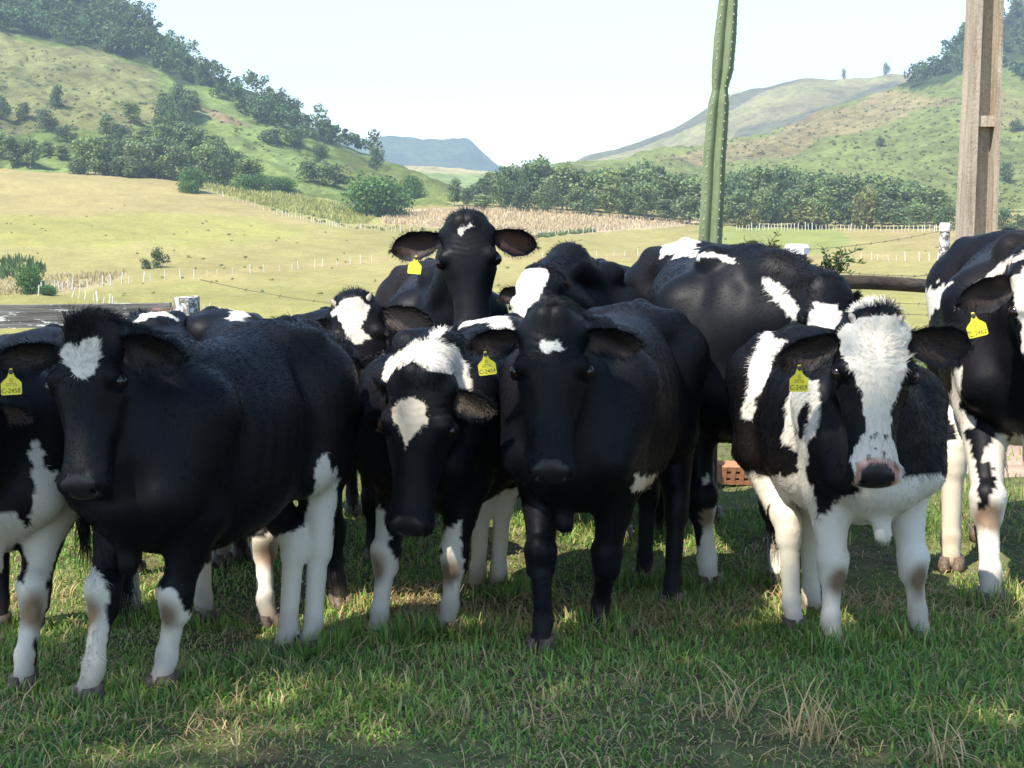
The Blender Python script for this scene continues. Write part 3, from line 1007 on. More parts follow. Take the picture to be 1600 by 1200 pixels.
r1a, r1b = P(1150, 416, 8.25), P(1226, 412, 8.2)
rail = link('fence_rail', None, label='grey weathered rail left of the post with white painted top', cat='rail', loc=r1a)
board('board', r1a, r1b + [0.0, 0.02, 0], 0.085, 0.05, M_wood, rail, 9)
r2a, r2b = P(1268, 441, 8.0), P(1700, 453, 8.6)
rail2 = link('pole_rail', None, label='dark round rail running right to the big right-hand cow', cat='rail', loc=r2a)
mb = MB()
mb.tube([r2a * (1 - t) + r2b * t + np.array([0, 0, 0.008 * sin(9 * t)]) for t in np.linspace(0, 1, 12)], 0.042, 10)
link('bar', mb.mesh('bar', M_darkwood, True, rail2.location), rail2)


def wire(a, b, label, sag=0.02, barbs=True):
    mb = MB()
    a, b = np.array(a), np.array(b)
    L = np.linalg.norm(b - a)
    n = 14
    pts = [a * (1 - t) + b * t - np.array([0, 0, sag * 4 * t * (1 - t)]) for t in np.linspace(0, 1, n)]
    mb.tube(pts, 0.0015, 5)
    if barbs:
        for s in np.arange(0.06, L, 0.19):
            t = s / L
            c = a * (1 - t) + b * t - np.array([0, 0, sag * 4 * t * (1 - t)])
            mb.tube([c + [0.002, 0, 0.009], c - [0.002, 0, 0.009]], 0.0012, 4)
            mb.tube([c + [0.006, 0.003, 0.006], c - [0.006, 0.003, 0.006]], 0.0012, 4)
    link('barbed_wire', mb.mesh('barbed_wire', M_wire, True, tuple(a)), label=label, cat='wire', loc=tuple(a))


wire(P(1258, 390, 8.15), P(1472, 360, 9.55), 'top wire stretched between the two white-topped posts')
wire(P(1482, 360, 9.55), P(1700, 331, 10.6), 'top wire running right past the concrete pole')
wire(P(1262, 419, 8.15), P(1472, 430, 9.5), 'second wire below the leafy plant')
wire(P(1300, 441, 8.2), P(1472, 424, 9.5), 'loose wire slanting up towards the right-hand cow')
wire(P(1330, 470, 8.2), P(1700, 474, 9.7), 'wire just below the dark round rail')
wire(P(1380, 489, 8.2), P(1700, 490, 9.7), 'lowest visible wire between the white-crested cow and the right-hand cow')
wire(P(313, 437, 7.9), P(1226, 392, 8.2), 'long thin wire behind the raised black head', 0.25)

# concrete utility pole: H section with cross bars in its hollow
def concrete_pole():
    Y = 9.4
    base = P(1525, 360, Y)
    top0 = P(1539, 0, Y)
    ax = (top0 - base)
    ax /= ax[2]
    ax[1] = 0
    zg = float(ground_z(base[0], Y))
    e = link('utility_pole', None, label='tall brown concrete pole with a hollowed face at the right', cat='pole', loc=(base[0], Y, zg))
    zt = 8.2
    yaw = radians(1)
    R = np.array([[cos(yaw), -sin(yaw), 0], [sin(yaw), cos(yaw), 0], [0, 0, 1]])

    def sect(z):
        """half width, half depth"""
        t = (z - base[2]) / (top0[2] - base[2])
        w = 0.104 - 0.012 * t
        return w, w * 1.02

    def cen(z):
        return base + ax * (z - base[2])
    zs = np.linspace(zg - 0.4, zt, 22)

    def strip(name, xa, xb, ya, yb, z0=None, z1=None, parent=e, n=22):
        mb = MB()
        zz = np.linspace(zs[0] if z0 is None else z0, zs[-1] if z1 is None else z1, n)
        V = []
        for z in zz:
            w, d = sect(z)
            for (x, y) in ((xa, ya), (xb, ya), (xb, yb), (xa, yb)):
                V.append(cen(z) + R @ np.array([x * w, y * d, 0]))
        f = [(i * 4 + j, i * 4 + (j + 1) % 4, (i + 1) * 4 + (j + 1) % 4, (i + 1) * 4 + j) for i in range(n - 1) for j in range(4)]
        f += [(3, 2, 1, 0), tuple((n - 1) * 4 + j for j in range(4))]
        mb.add(V, f)
        return link(name, mb.mesh(name, M_conc, False, e.location), parent)
    strip('flange', -1, -0.46, -1, 1)
    strip('flange', 0.70, 1, -1, 1)
    strip('web', -0.455, 0.695, -0.10, 0.25)
    zb = P(1526, 190, Y)[2]
    for k in range(-2, 6):
        z = zb + k * 1.16
        if zg < z < zt - 0.1:
            strip('cross_bar', -0.453, 0.693, -0.80, -0.103, z - 0.035, z + 0.035, n=3)


concrete_pole()


def cactus():
    Y = 7.9
    pyk = np.array([900, 388, 300, 250, 200, 160, 146, 138, 130, 110, 60, 0])
    cx = np.array([1098, 1109, 1114, 1116, 1120, 1123, 1124.5, 1125, 1126, 1129, 1133, 1138])
    hw = np.array([18.5, 18.5, 18, 17.5, 17, 15.8, 13, 12.2, 13.8, 16.5, 17, 14.5])
    zk = P(cx, pyk, Y)
    zz = zk[:, 2]
    xx = zk[:, 0]
    ww = hw / FPX * Y
    top = zz[-1] + 1.7
    zz = np.append(zz, [zz[-1] + 0.8, top - 0.12, top])
    xx = np.append(xx, [xx[-1] + 0.05, xx[-1] + 0.10, xx[-1] + 0.11])
    ww = np.append(ww, [0.06, 0.05, 0.004])
    zg = float(ground_z(xx[0], Y))
    e = link('column_cactus', None, label='tall ribbed green column cactus with a pinched joint', cat='cactus', loc=(xx[0], Y, zg))
    Z = np.concatenate([np.arange(zg - 0.1, top, 0.02), [top]])
    k = 60
    ribs = 5
    th = np.arange(k) * 2 * pi / k
    V = []
    rot = radians(-62)
    cr = np.abs(np.cos(ribs * th / 2)) ** 1.6        # 1 at rib crests
    for z in Z:
        w, x = np.interp(z, zz, ww), np.interp(z, zz, xx)
        wob = 0.012 * sin(z * 130)
        r = w * 1.05 * (0.52 + 0.48 * cr * (1 + wob * cr ** 4))
        V.append(np.stack([x + r * np.cos(th + rot), Y + r * np.sin(th + rot), np.full(k, z)], -1))
    V = np.concatenate(V)
    i, j = np.meshgrid(np.arange(len(Z) - 1), np.arange(k), indexing='ij')
    f = np.stack([i * k + j, i * k + (j + 1) % k, (i + 1) * k + (j + 1) % k, (i + 1) * k + j], -1).reshape(-1, 4)
    V -= np.array(e.location)
    link('stem', mesh_np('stem', V, f, [M_cactus]), e)
    mb = MB()
    r_ = np.random.default_rng(3)
    for rb in range(ribs):
        a = 2 * pi * rb / ribs + rot
        for z in np.arange(zg + 0.3, top - 0.1, 0.048):
            z = z + r_.normal() * 0.003
            w, x = np.interp(z, zz, ww) * 1.05, np.interp(z, zz, xx)
            c = np.array([x + (w + 0.001) * cos(a), Y + (w + 0.001) * sin(a), z])
            mb.box(c, (0.006, 0.006, 0.007), taper=0.5)
            for q in range(3):
                d = np.array([cos(a + r_.normal() * 0.7), sin(a + r_.normal() * 0.7), r_.normal() * 0.5])
                s = np.array([-d[1], d[0], 0]) * 0.0012
                mb.add([c - s, c + s, c + d * 0.016], [(0, 1, 2)])
    link('spine', mb.mesh('spine', M_areole, False, e.location), e, kind='stuff')


cactus()


def twig_plant(px, py0, pts, Y, name, label, seed, leafc):
    """branches given as picture-plane curves, with narrow leaves set along them"""
    r = np.random.default_rng(seed)
    b = P(px, py0, Y)
    zg = float(ground_z(b[0], Y))
    e = link(name, None, label=label, cat='plant', loc=(b[0], Y, zg))
    st = MB()
    LV, LC = [], []
    for br in pts:
        p3 = [np.array([b[0], Y, zg])] + [P(x, y, Y + r.normal() * 0.05) for x, y in br]
        q = np.array(p3)
        t = np.linspace(0, len(q) - 1, 24)
        c = np.stack([np.interp(t, np.arange(len(q)), q[:, i]) for i in range(3)], -1)
        st.tube(c, np.linspace(0.007, 0.002, len(c)), 5)
        seg = np.linalg.norm(np.diff(c, axis=0), axis=1)
        cum = np.concatenate([[0], np.cumsum(seg)])
        s0 = cum[np.searchsorted(t, 1) if len(q) > 2 else 0]
        for s in np.arange(s0, cum[-1], 0.011):
            p = np.array([np.interp(s, cum, c[:, i]) for i in range(3)])
            d = r.normal(size=3)
            d[2] = abs(d[2]) * 0.6
            d /= np.linalg.norm(d)
            n = np.cross(d, r.normal(size=3))
            n /= np.linalg.norm(n)
            l = r.uniform(0.03, 0.055)
            w = l * 0.17
            LV += [[p, p + d * l * 0.45 + n * w, p + d * l, p + d * l * 0.45 - n * w]]
            LC.append(np.array(leafc) * r.uniform(0.6, 1.5))
    link('stem', st.mesh('stem', M_bark, True, e.location), e)
    LV = np.array(LV).reshape(-1, 3) - np.array(e.location)
    link('foliage', mesh_np('foliage', LV, np.arange(len(LV)).reshape(-1, 4), [M_leaf], smooth=False, attrs={'col': np.repeat(LC, 4, 0)}), e, kind='stuff')


twig_plant(1195, 470, [[(1190, 410), (1180, 395), (1162, 372)], [(1195, 410), (1200, 385), (1216, 362)], [(1190, 415), (1178, 388)], [(1198, 410), (1206, 390), (1200, 372)],
                       [(1190, 410), (1170, 398)], [(1205, 412), (1212, 392), (1208, 376)]], 8.6, 'leafy_weed', 'leafy yellow-green weed between the cactus and the white-capped post', 4, (0.13, 0.16, 0.03))
twig_plant(1300, 470, [[(1300, 420), (1290, 398), (1288, 388)], [(1305, 420), (1312, 400), (1330, 395), (1348, 388)], [(1308, 425), (1322, 408), (1350, 412)], [(1298, 425), (1284, 408), (1282, 420)],
                       [(1306, 425), (1310, 405), (1302, 394)], [(1310, 428), (1318, 420), (1332, 432)], [(1300, 425), (1294, 412), (1298, 400)], [(1302, 428), (1290, 420), (1286, 400)], [(1306, 425), (1318, 398), (1312, 388)],
                       [(1303, 430), (1296, 408), (1310, 412)], [(1303, 430), (1308, 395), (1325, 405)]],
           8.4, 'leafy_shrub', 'leafy green shrub growing right of the white-capped post', 5, (0.07, 0.13, 0.03))


# fired clay block lying in the grass
def clay_block():
    c = P(1147, 741, 7.6)
    zg = float(ground_z(c[0], 7.6))
    mb = MB()
    L, D, Hh, t = 0.15, 0.13, 0.075, 0.024
    e = link('clay_block', None, label='orange hollow clay block lying on the grass beyond the cows', cat='brick', loc=(c[0], 7.6, zg + Hh / 2 + 0.03))
    e.rotation_euler = (0.1, 0.05, 0.15)
    x = np.linspace(-L / 2, L / 2, 4)
    z = np.linspace(-Hh / 2, Hh / 2, 3)
    for q in x:
        mb.box((q, 0, 0), (t, D, Hh + t))
    for k_, q in enumerate(z):
        for i in range(3):
            mb.box(((x[i] + x[i + 1]) / 2, 0, q), (x[1] - x[0] - t, D - 0.004, t))
    mb.box((0, D / 2 - 0.02, 0), (L - t, 0.006, Hh - t))
    link('block_shell', mb.mesh('block_shell', M_brick), e)


clay_block()

# bare earth with pebbles at the right
r_ = np.random.default_rng(44)
mb = MB()
for i in range(420):
    px, Y = r_.uniform(1470, 1800), r_.uniform(7.7, 9.0)
    x = P(px, 745, Y)[0]
    s = r_.uniform(0.008, 0.03)
    z = float(ground_z(x, Y)) + s * 0.3
    th = r_.uniform(0, 3)
    R = [[cos(th), -sin(th), 0], [sin(th), cos(th), 0], [0, 0, 1]]
    mb.box((x, Y, z), (s * 1.6, s, s * 0.8), R, 0.6)
link('pebbles', mb.mesh('pebbles', M_pebble), label='pinkish pebbles on the bare ground behind the right-hand cow', cat='pebbles', kind='stuff')
x0, x1 = P(1470, 745, 7.7)[0], P(1800, 745, 9)[0]
xs, ys = np.linspace(x0, x1 + 1, 30), np.linspace(7.6, 9.2, 24)
X, Yg = np.meshgrid(xs, ys, indexing='ij')
Z = ground_z(X, Yg) + 0.03 - 0.09 * np.maximum(sstep(0.75, 1, np.abs((X - X.mean()) / (x1 + 1 - x0) * 2)), sstep(0.75, 1, np.abs((Yg - 8.4) / 0.8)))
i, j = np.meshgrid(np.arange(29), np.arange(23), indexing='ij')
a = (i * 24 + j).ravel()
M_dirt = mat('bare_earth', (0.40, 0.29, 0.22), 0.95, 0.1, noise=[(6, 0.75, 0.4, 0.65)], bump=(40, 0.6, 0.02))
link('dirt_path', mesh_np('dirt_path', np.stack([X, Yg, Z], -1).reshape(-1, 3), np.stack([a, a + 24, a + 25, a + 1], -1), [M_dirt]), kind='structure')


# ------------------------------------------------------------------ implicit-surface modelling for the animals
def smin(a, b, k):
    h = np.clip(0.5 + 0.5 * (b - a) / k, 0, 1)
    return b + (a - b) * h - k * h * (1 - h)


def smax(a, b, k):
    return -smin(-a, -b, k)


def cone(p, a, b, ra, rb):
    ab = b - a
    pa = p - a
    h = np.clip(pa @ ab / (ab @ ab), 0, 1)
    return np.linalg.norm(pa - h[:, None] * ab, axis=1) - (ra + (rb - ra) * h)


def ell(p, c, R, r):
    q = (p - c) @ R.T / r
    k = np.linalg.norm(q, axis=1)
    return (k - 1) * min(r)


OFF = np.array([[i, j, k] for i in (0, 1) for j in (0, 1) for k in (0, 1)])


def surface(f, lo, hi, h, R=None, org=None):
    """surface nets of f<0 inside the box lo..hi (in the frame R, org), evaluated only near the surface"""
    R = np.eye(3) if R is None else R
    org = np.zeros(3) if org is None else org
    F = lambda q: f(q @ R + org)
    B = 4
    nb = np.ceil((np.array(hi) - lo) / (h * B)).astype(int)
    g = np.stack(np.meshgrid(*[np.arange(n) for n in nb], indexing='ij'), -1).reshape(-1, 3)
    cen = lo + (g + 0.5 - 0.5 / B) * h * B
    d = F(cen)
    act = np.abs(d) < h * B * 1.5
    vol = np.empty(nb * B, np.float32)
    dd = d.reshape(nb)
    vol[:] = np.repeat(np.repeat(np.repeat(np.where(dd < 0, -1, 1), B, 0), B, 1), B, 2)
    off = np.stack(np.meshgrid(*[np.arange(B)] * 3, indexing='ij'), -1).reshape(-1, 3)
    idx = (g[act][:, None, :] * B + off[None]).reshape(-1, 3)
    val = np.concatenate([F(lo + ch * h) for ch in np.array_split(idx, max(1, len(idx) // 200000))])
    vol[idx[:, 0], idx[:, 1], idx[:, 2]] = val
    s = vol < 0
    cnt = np.zeros(np.array(vol.shape) - 1, np.int8)
    for o in OFF:
        cnt += s[o[0]:s.shape[0] - 1 + o[0], o[1]:s.shape[1] - 1 + o[1], o[2]:s.shape[2] - 1 + o[2]]
    ca = (cnt > 0) & (cnt < 8)
    ids = np.full(cnt.shape, -1, np.int32)
    ai = np.argwhere(ca)
    ids[ca] = np.arange(len(ai))
    pt = np.zeros((len(ai), 3))
    n = np.zeros(len(ai))
    for i in range(8):
        for j in range(i + 1, 8):
            if np.abs(OFF[i] - OFF[j]).sum() != 1:
                continue
            a, b = ai + OFF[i], ai + OFF[j]
            va, vb = vol[a[:, 0], a[:, 1], a[:, 2]], vol[b[:, 0], b[:, 1], b[:, 2]]
            m = (va < 0) != (vb < 0)
            t = np.where(m, va / np.where(m, va - vb, 1), 0)
            pt += np.where(m[:, None], OFF[i] + t[:, None] * (OFF[j] - OFF[i]), 0)
            n += m
    v = lo + (ai + pt / n[:, None]) * h
    W = v @ R + org
    quads = []
    for ax in range(3):
        u, w = (ax + 1) % 3, (ax + 2) % 3
        s0 = [slice(None)] * 3
        s1 = [slice(None)] * 3
        s0[ax] = slice(0, -1)
        s1[ax] = slice(1, None)
        A, Bq = s[tuple(s0)], s[tuple(s1)]
        e = np.argwhere(A != Bq)
        e = e[(e[:, u] > 0) & (e[:, w] > 0) & (e[:, u] < s.shape[u] - 1) & (e[:, w] < s.shape[w] - 1)]
        ins = A[e[:, 0], e[:, 1], e[:, 2]]
        du, dw = np.eye(3, dtype=int)[u], np.eye(3, dtype=int)[w]
        c = [e - du - dw, e - dw, e, e - du]
        q = np.stack([ids[k[:, 0], k[:, 1], k[:, 2]] for k in c], -1)
        q[~ins] = q[~ins][:, ::-1]
        quads.append(q)
    q = np.concatenate(quads)
    q = q[(q >= 0).all(1)]
    if np.linalg.det(R) < 0:
        q = q[:, ::-1]
    # settle the points on the surface
    e = h * 0.4
    for _ in range(2):
        d0 = f(W)
        gr = np.stack([f(W + e * np.eye(3)[k]) - d0 for k in range(3)], -1) / e
        g2 = (gr ** 2).sum(1)
        step = np.clip(d0 / np.maximum(g2, 0.2), -h * 0.7, h * 0.7)
        W = W - gr * step[:, None]
    nr = gr / (np.linalg.norm(gr, axis=1)[:, None] + 1e-9)
    return W, q, nr


def table(xs, ys, n=240, sig=7):
    x = np.linspace(xs[0], xs[-1], n)
    y = np.interp(x, xs, ys)
    w = np.exp(-0.5 * (np.arange(-3 * sig, 3 * sig + 1) / sig) ** 2)
    w /= w.sum()
    y = np.convolve(np.pad(y, 3 * sig, 'reflect', reflect_type='odd'), w, 'valid')
    return x, y


TX = [-0.66, -0.60, -0.52, -0.42, -0.33, -0.20, 0.0, 0.18, 0.32, 0.42, 0.50, 0.56]
T_TOP = table(TX, [0.86, 0.915, 0.955, 0.985, 0.995, 0.965, 0.950, 0.962, 0.985, 0.955, 0.90, 0.86])
T_BOT = table(TX, [0.72, 0.66, 0.60, 0.55, 0.52, 0.455, 0.410, 0.395, 0.405, 0.425, 0.48, 0.55])
T_WID = table(TX, [0.09, 0.13, 0.160, 0.185, 0.200, 0.222, 0.245, 0.236, 0.195, 0.170, 0.140, 0.10])
HX = [-0.10, 0, 0.08, 0.18, 0.30, 0.40, 0.52, 0.65, 0.78, 0.88, 0.95, 1.0, 1.04]
H_TOP = table(HX, [-0.14, -0.050, -0.010, 0.004, 0.010, 0.0, -0.022, -0.035, -0.035, -0.030, -0.045, -0.085, -0.13], 240, 4)
H_BOT = table(HX, [-0.28, -0.33, -0.37, -0.42, -0.44, -0.43, -0.375, -0.325, -0.295, -0.285, -0.270, -0.235, -0.20], 240, 4)
H_WID = table(HX, [0.11, 0.150, 0.185, 0.200, 0.210, 0.200, 0.165, 0.140, 0.134, 0.146, 0.146, 0.118, 0.08], 240, 4)


def unit(v):
    v = np.asarray(v, float)
    return v / np.linalg.norm(v)


class Cow:
    pass


def noiseN(p, s=1):
    return NZ[s](p)


FEET = []
NZ = {1: wav(201, 12, 8, 22), 2: wav(202, 14, 30, 80), 3: wav(203, 10, 2.5, 6), 4: wav(204, 14, 90, 220)}
EAR_CACHE = {}
TAG_CACHE = {}
BLACK = np.array([0.0034, 0.0038, 0.0056])
WHITE = np.array([0.64, 0.60, 0.525])
CREAM = np.array([0.66, 0.56, 0.42])
BROWN = np.array([0.17, 0.11, 0.065])
MUD = np.array([0.30, 0.22, 0.15])
PINK = np.array([0.60, 0.34, 0.25])
NOSE = np.array([0.013, 0.012, 0.013])


def text_mesh(txt, size, mats):
    cu = bpy.data.curves.new('t', 'FONT')
    cu.body = txt
    cu.size = size
    cu.align_x = 'CENTER'
    o = bpy.data.objects.new('t', cu)
    me = bpy.data.meshes.new_from_object(o)
    v = np.array([q.co[:] for q in me.vertices]) if len(me.vertices) else np.zeros((0, 3))
    f = [list(p.vertices) for p in me.polygons]
    bpy.data.objects.remove(o)
    bpy.data.curves.remove(cu)
    bpy.data.meshes.remove(me)
    return v, f


def tag_mesh(code, blank=False):
    """ear tag, 56 mm wide: origin at its stud, hanging down -z, front towards +y"""
    W, Hh = 0.029, 0.072
    out = [(0.005, 0.0), (0.0085, -0.014), (0.012, -0.022), (0.022, -0.030), (W, -0.038), (W, -Hh + 0.003), (W - 0.004, -Hh)]
    ring = out + [(-x, z) for x, z in reversed(out)]
    ring = [(-0.0035, 0.004), (0.0035, 0.004)] + ring
    n = len(ring)
    mb = MB()
    t = 0.0011
    mb.add([(x, t, z) for x, z in ring] + [(x, -t, z) for x, z in ring],
           [tuple(reversed(range(n))), tuple(range(n, 2 * n))] + [(i, (i + 1) % n, n + (i + 1) % n, n + i) for i in range(n)])
    nf = len(mb.f)
    if not blank:
        for txt, size, x, z in (('G', 0.015, 0, -0.034), ('FAZENDA', 0.0058, 0, -0.041), ('GADO - LEITE', 0.0052, 0, -0.0465), (code, 0.0195, 0.001, -0.0665)):
            v, f = text_mesh(txt, size, None)
            if len(v):
                sx = 0.9 if size > 0.012 else 1.0
                mb.add(np.stack([-v[:, 0] * sx + x, np.full(len(v), t + 0.0004), v[:, 1] + z], -1), [list(reversed(q)) for q in f])
    n1 = len(mb.f)
    th = np.arange(10) * 2 * pi / 10
    mb.tube([(0, -0.004, -0.006), (0, 0.004, -0.006), (0, 0.0055, -0.006)], [0.007, 0.007, 0.004], 10)
    me = mb.mesh('ear_tag', [M_tag, M_ink, M_stub])
    me.polygons.foreach_set('material_index', [0] * nf + [1] * (n1 - nf) + [2] * (len(mb.f) - n1))
    return me


def ear_mesh(L, W, cup, inner, seed):
    """cupped leaf-shaped ear along +x, opening towards +z; returns arrays"""
    nt, nq = 22, 13
    t = np.linspace(0, 1, nt)
    q = np.linspace(-1, 1, nq)
    w = W * (0.34 * (1 - t) ** 2 + 1.0 * np.clip(np.sin(pi * np.clip(t, 0, 1) ** 1.3), 0, 1) ** 0.66)
    w = w * (1 + 0.035 * np.sin(t * 23 + seed) + 0.02 * np.sin(t * 51 + seed * 2))
    w[-1] = W * 0.02
    T, Q = np.meshgrid(t, q, indexing='ij')
    Wd = w[:, None]
    roll = (1.25 - 0.55 * T) * cup
    ang = Q * roll
    y = np.sin(ang) / np.maximum(roll, 0.05) * Wd
    z = (1 - np.cos(ang)) / np.maximum(roll, 0.05) * Wd + 0.004 * np.sin(T * 9 + Q * 3)
    x = T * L + 0.03 * W * Q
    z = z - 0.10 * L * T ** 2
    top = np.stack([x, y, z], -1)
    th = 0.0055 * (1 - 0.6 * np.abs(Q)) * (1.2 - 0.6 * T)
    bot = top - np.stack([0 * th, 0 * th, th], -1)
    bot[:, 0] = top[:, 0]
    bot[:, -1] = top[:, -1]
    v = np.concatenate([top.reshape(-1, 3), bot.reshape(-1, 3)])
    i, j = np.meshgrid(np.arange(nt - 1), np.arange(nq - 1), indexing='ij')
    a = (i * nq + j).ravel()
    f1 = np.stack([a, a + nq, a + nq + 1, a + 1], -1)
    f2 = f1[:, ::-1] + nt * nq
    inn = (np.abs(Q) < 0.72) & (T > 0.12) & (T < 0.93)
    c = np.tile(BLACK * 1.2, (2 * nt * nq, 1))
    blend = (np.clip((0.80 - np.abs(Q)) / 0.5, 0, 1) * np.clip((T - 0.1) * 4, 0, 1) * np.clip((0.96 - T) * 5, 0, 1)).ravel()[:, None]
    c[:nt * nq] = c[:nt * nq] * (1 - blend) + np.array(inner) * blend
    return v, [f1, f2], c, Q.ravel(), T.ravel(), nt * nq


def hairs(parts_roots, name, parent, mat_):
    """parts_roots: list of (points (n,4,3), radius (n,), colour (n,3))"""
    pts = np.concatenate([a[0] for a in parts_roots])
    rad = np.concatenate([a[1] for a in parts_roots])
    col = np.concatenate([a[2] for a in parts_roots])
    n = len(pts)
    hc = bpy.data.hair_curves.new(name)
    hc.add_curves([4] * n)
    loc = np.array(parent.location)
    hc.attributes['position'].data.foreach_set('vector', (pts - loc).astype(np.float32).ravel())
    ra = hc.attributes.get('radius') or hc.attributes.new('radius', 'FLOAT', 'POINT')
    prof = np.array([1.0, 0.85, 0.6, 0.12])
    ra.data.foreach_set('value', (rad[:, None] * prof).astype(np.float32).ravel())
    ca = hc.attributes.new('col', 'FLOAT_COLOR', 'CURVE')
    ca.data.foreach_set('color', np.concatenate([col, np.ones((n, 1))], 1).astype(np.float32).ravel())
    hc.materials.append(mat_)
    return link(name, hc, parent)


def sun_fade(col, p):
    """rusty bleaching and dust on black hair"""
    bl = col.sum(1) < 0.03
    k = np.clip(noiseN(p, 3) * 0.9 - 0.25, 0, 1) + 0.5 * np.clip(noiseN(p + 9, 1) - 0.5, 0, 1)
    col[bl] += (k[:, None] * np.array([0.0085, 0.0050, 0.0022]))[bl]


def make_cow(S):
    """S: dictionary describing one animal (sizes in metres, picture positions only used to survey where it stands)"""
    s = S['s']
    a = radians(S['yaw'])
    fwd = np.array([-sin(a), -cos(a), 0.0])
    lft = np.array([cos(a), -sin(a), 0.0])       # the animal's own left
    px, Y = S['front']
    fx = P(px, 900, Y)[0]
    front = np.array([fx, Y, 0.0])
    O = front - fwd * 0.37 * s
    gz = float(np.mean(ground_z(np.array([front[0], (O - fwd * 0.48 * s)[0]]), np.array([front[1], (O - fwd * 0.48 * s)[1]]))))
    O[2] = gz
    tiltz = S.get('tilt', 0.0)
    R = np.array([fwd, lft, [0, 0, 1.0]])
    Wt = S.get('w', 1.0) * 0.95
    LL = S.get('len', 1.0)

    def L2W(x, y, z):
        return O + s * (x * LL * fwd + y * lft + np.array([0, 0, z + tiltz * x]))
    # legs: feet (fl, fr, hl, hr) as (px, Y)
    feet = {}
    dfl = {'fl': (0.37, 0.12), 'fr': (0.37, -0.12), 'hl': (-0.50, 0.11), 'hr': (-0.50, -0.11)}
    for k, (x, y) in dfl.items():
        if k in S.get('feet', {}):
            fpx, fY = S['feet'][k]
            fp = np.array([P(fpx, 930, fY)[0], fY, 0])
        else:
            fp = L2W(x, y, 0)
        fp[2] = float(ground_z(fp[0], fp[1]))
        feet[k] = fp
    LG = S.get('leg', 1.0) * 0.89
    FEET.extend([(v[0], v[1]) for v in feet.values() if v[1] < 5.7 and abs(v[0]) < 2.2])
    prim = []          # (a, b, ra, rb, k)
    legzone = []
    for k in ('fl', 'fr'):
        y = 0.125 if k == 'fl' else -0.125
        F = feet[k]
        E = L2W(0.33, y * Wt, 0.53)
        Sh = L2W(0.33, y * 1.15 * Wt, 0.80)
        Pt = L2W(0.46, y * 1.0 * Wt, 0.60)
        K = E * 0.45 + F * 0.55
        K[2] = F[2] + 0.245 * s
        K = K + fwd * 0.015 * s
        Ft = F + np.array([0, 0, 0.085 * s]) - fwd * 0.004 * s
        Cf = F + np.array([0, 0, 0.03 * s]) + fwd * 0.025 * s
        prim += [(Sh, Pt, 0.105 * s, 0.085 * s, 0.08), (Sh, E, 0.095 * s, 0.082 * s, 0.07), (E, K * 0.75 + E * 0.25, 0.078 * s, 0.047 * s * LG, 0.04), (E * 0.3 + K * 0.7, K, 0.046 * s * LG, 0.043 * s * LG, 0.02),
                 (K + [0, 0, 0.02 * s], K - [0, 0, 0.030 * s], 0.056 * s * LG, 0.048 * s * LG, 0.022), (K - [0, 0, 0.02 * s], Ft, 0.035 * s * LG, 0.0285 * s * LG, 0.02),
                 (Ft + [0, 0, 0.01], Ft - [0, 0, 0.012], 0.033 * s * LG, 0.032 * s * LG, 0.02), (Ft, Cf, 0.029 * s * LG, 0.033 * s * LG, 0.015)]
        legzone.append((K, Ft, F, 'f'))
    for k in ('hl', 'hr'):
        y = 0.12 if k == 'hl' else -0.12
        F = feet[k]
        Hp = L2W(-0.40, y * Wt, 0.80)
        Bt = L2W(-0.545, y * 0.85 * Wt, 0.70)
        St = L2W(-0.27, y * 1.25 * Wt, 0.57)
        Hk = F - fwd * 0.045 * s + np.array([0, 0, 0.325 * s])
        Mid = L2W(-0.46, y * 1.05 * Wt, 0.545)
        Ft = F + np.array([0, 0, 0.085 * s]) - fwd * 0.006 * s
        Cf = F + np.array([0, 0, 0.03 * s]) + fwd * 0.025 * s
        prim += [(Hp, St, 0.135 * s * Wt, 0.095 * s, 0.08), (Hp, Bt, 0.13 * s * Wt, 0.10 * s, 0.08), (Bt, Mid, 0.098 * s, 0.080 * s, 0.06), (St, Mid, 0.088 * s, 0.082 * s, 0.06),
                 (Mid * 0.75 + St * 0.25, Hk, 0.085 * s, 0.042 * s * LG, 0.05), (Hk - fwd * 0.012 * s + [0, 0, 0.035 * s], Hk - [0, 0, 0.03 * s], 0.047 * s * LG, 0.046 * s * LG, 0.015),
                 (Hk, Ft, 0.037 * s * LG, 0.030 * s * LG, 0.02), (Ft + [0, 0, 0.01], Ft - [0, 0, 0.012], 0.033 * s * LG, 0.032 * s * LG, 0.02), (Ft, Cf, 0.029 * s * LG, 0.033 * s * LG, 0.015)]
        legzone.append((Hk, Ft, F, 'h'))
    # head frame
    poll = P(*S['poll'])
    muz = P(*S['muzzle'])
    hl = np.linalg.norm(muz - poll)
    U = (muz - poll) / hl
    if 'hlen' in S:
        hl = S['hlen']
    fa = radians(S.get('face', S['yaw']))
    hint = np.array([-sin(fa), -cos(fa), 0.35])
    Wd = unit(hint - U * (hint @ U))
    V = np.cross(Wd, U)                        # towards the animal's left
    rl = radians(S.get('roll', 0))
    Wd, V = Wd * cos(rl) + V * sin(rl), V * cos(rl) - Wd * sin(rl)
    HR = np.array([U, V, Wd])
    HW = S.get('hw', 1.0)
    HB = S.get('jaw', 1.0)

    def H2W(u, v, w):
        return poll + hl * (u * U + v * V + w * Wd)
    # neck
    wi = L2W(0.30, 0, 0.90)
    sh = L2W(0.40, 0, 0.72)
    br = L2W(0.47, 0, 0.57)
    napeP = H2W(0.02, 0, -0.13)
    thr = H2W(0.22, 0, -0.30)
    NK = S.get('neck', 1.0) * 0.92
    nm1 = wi * 0.5 + napeP * 0.5 + np.array([0, 0, S.get('crest', 0.0)])
    nm2 = sh * 0.5 + H2W(0.10, 0, -0.24) * 0.5
    nm3 = br * 0.5 + thr * 0.5 - np.array([0, 0, 0.02])
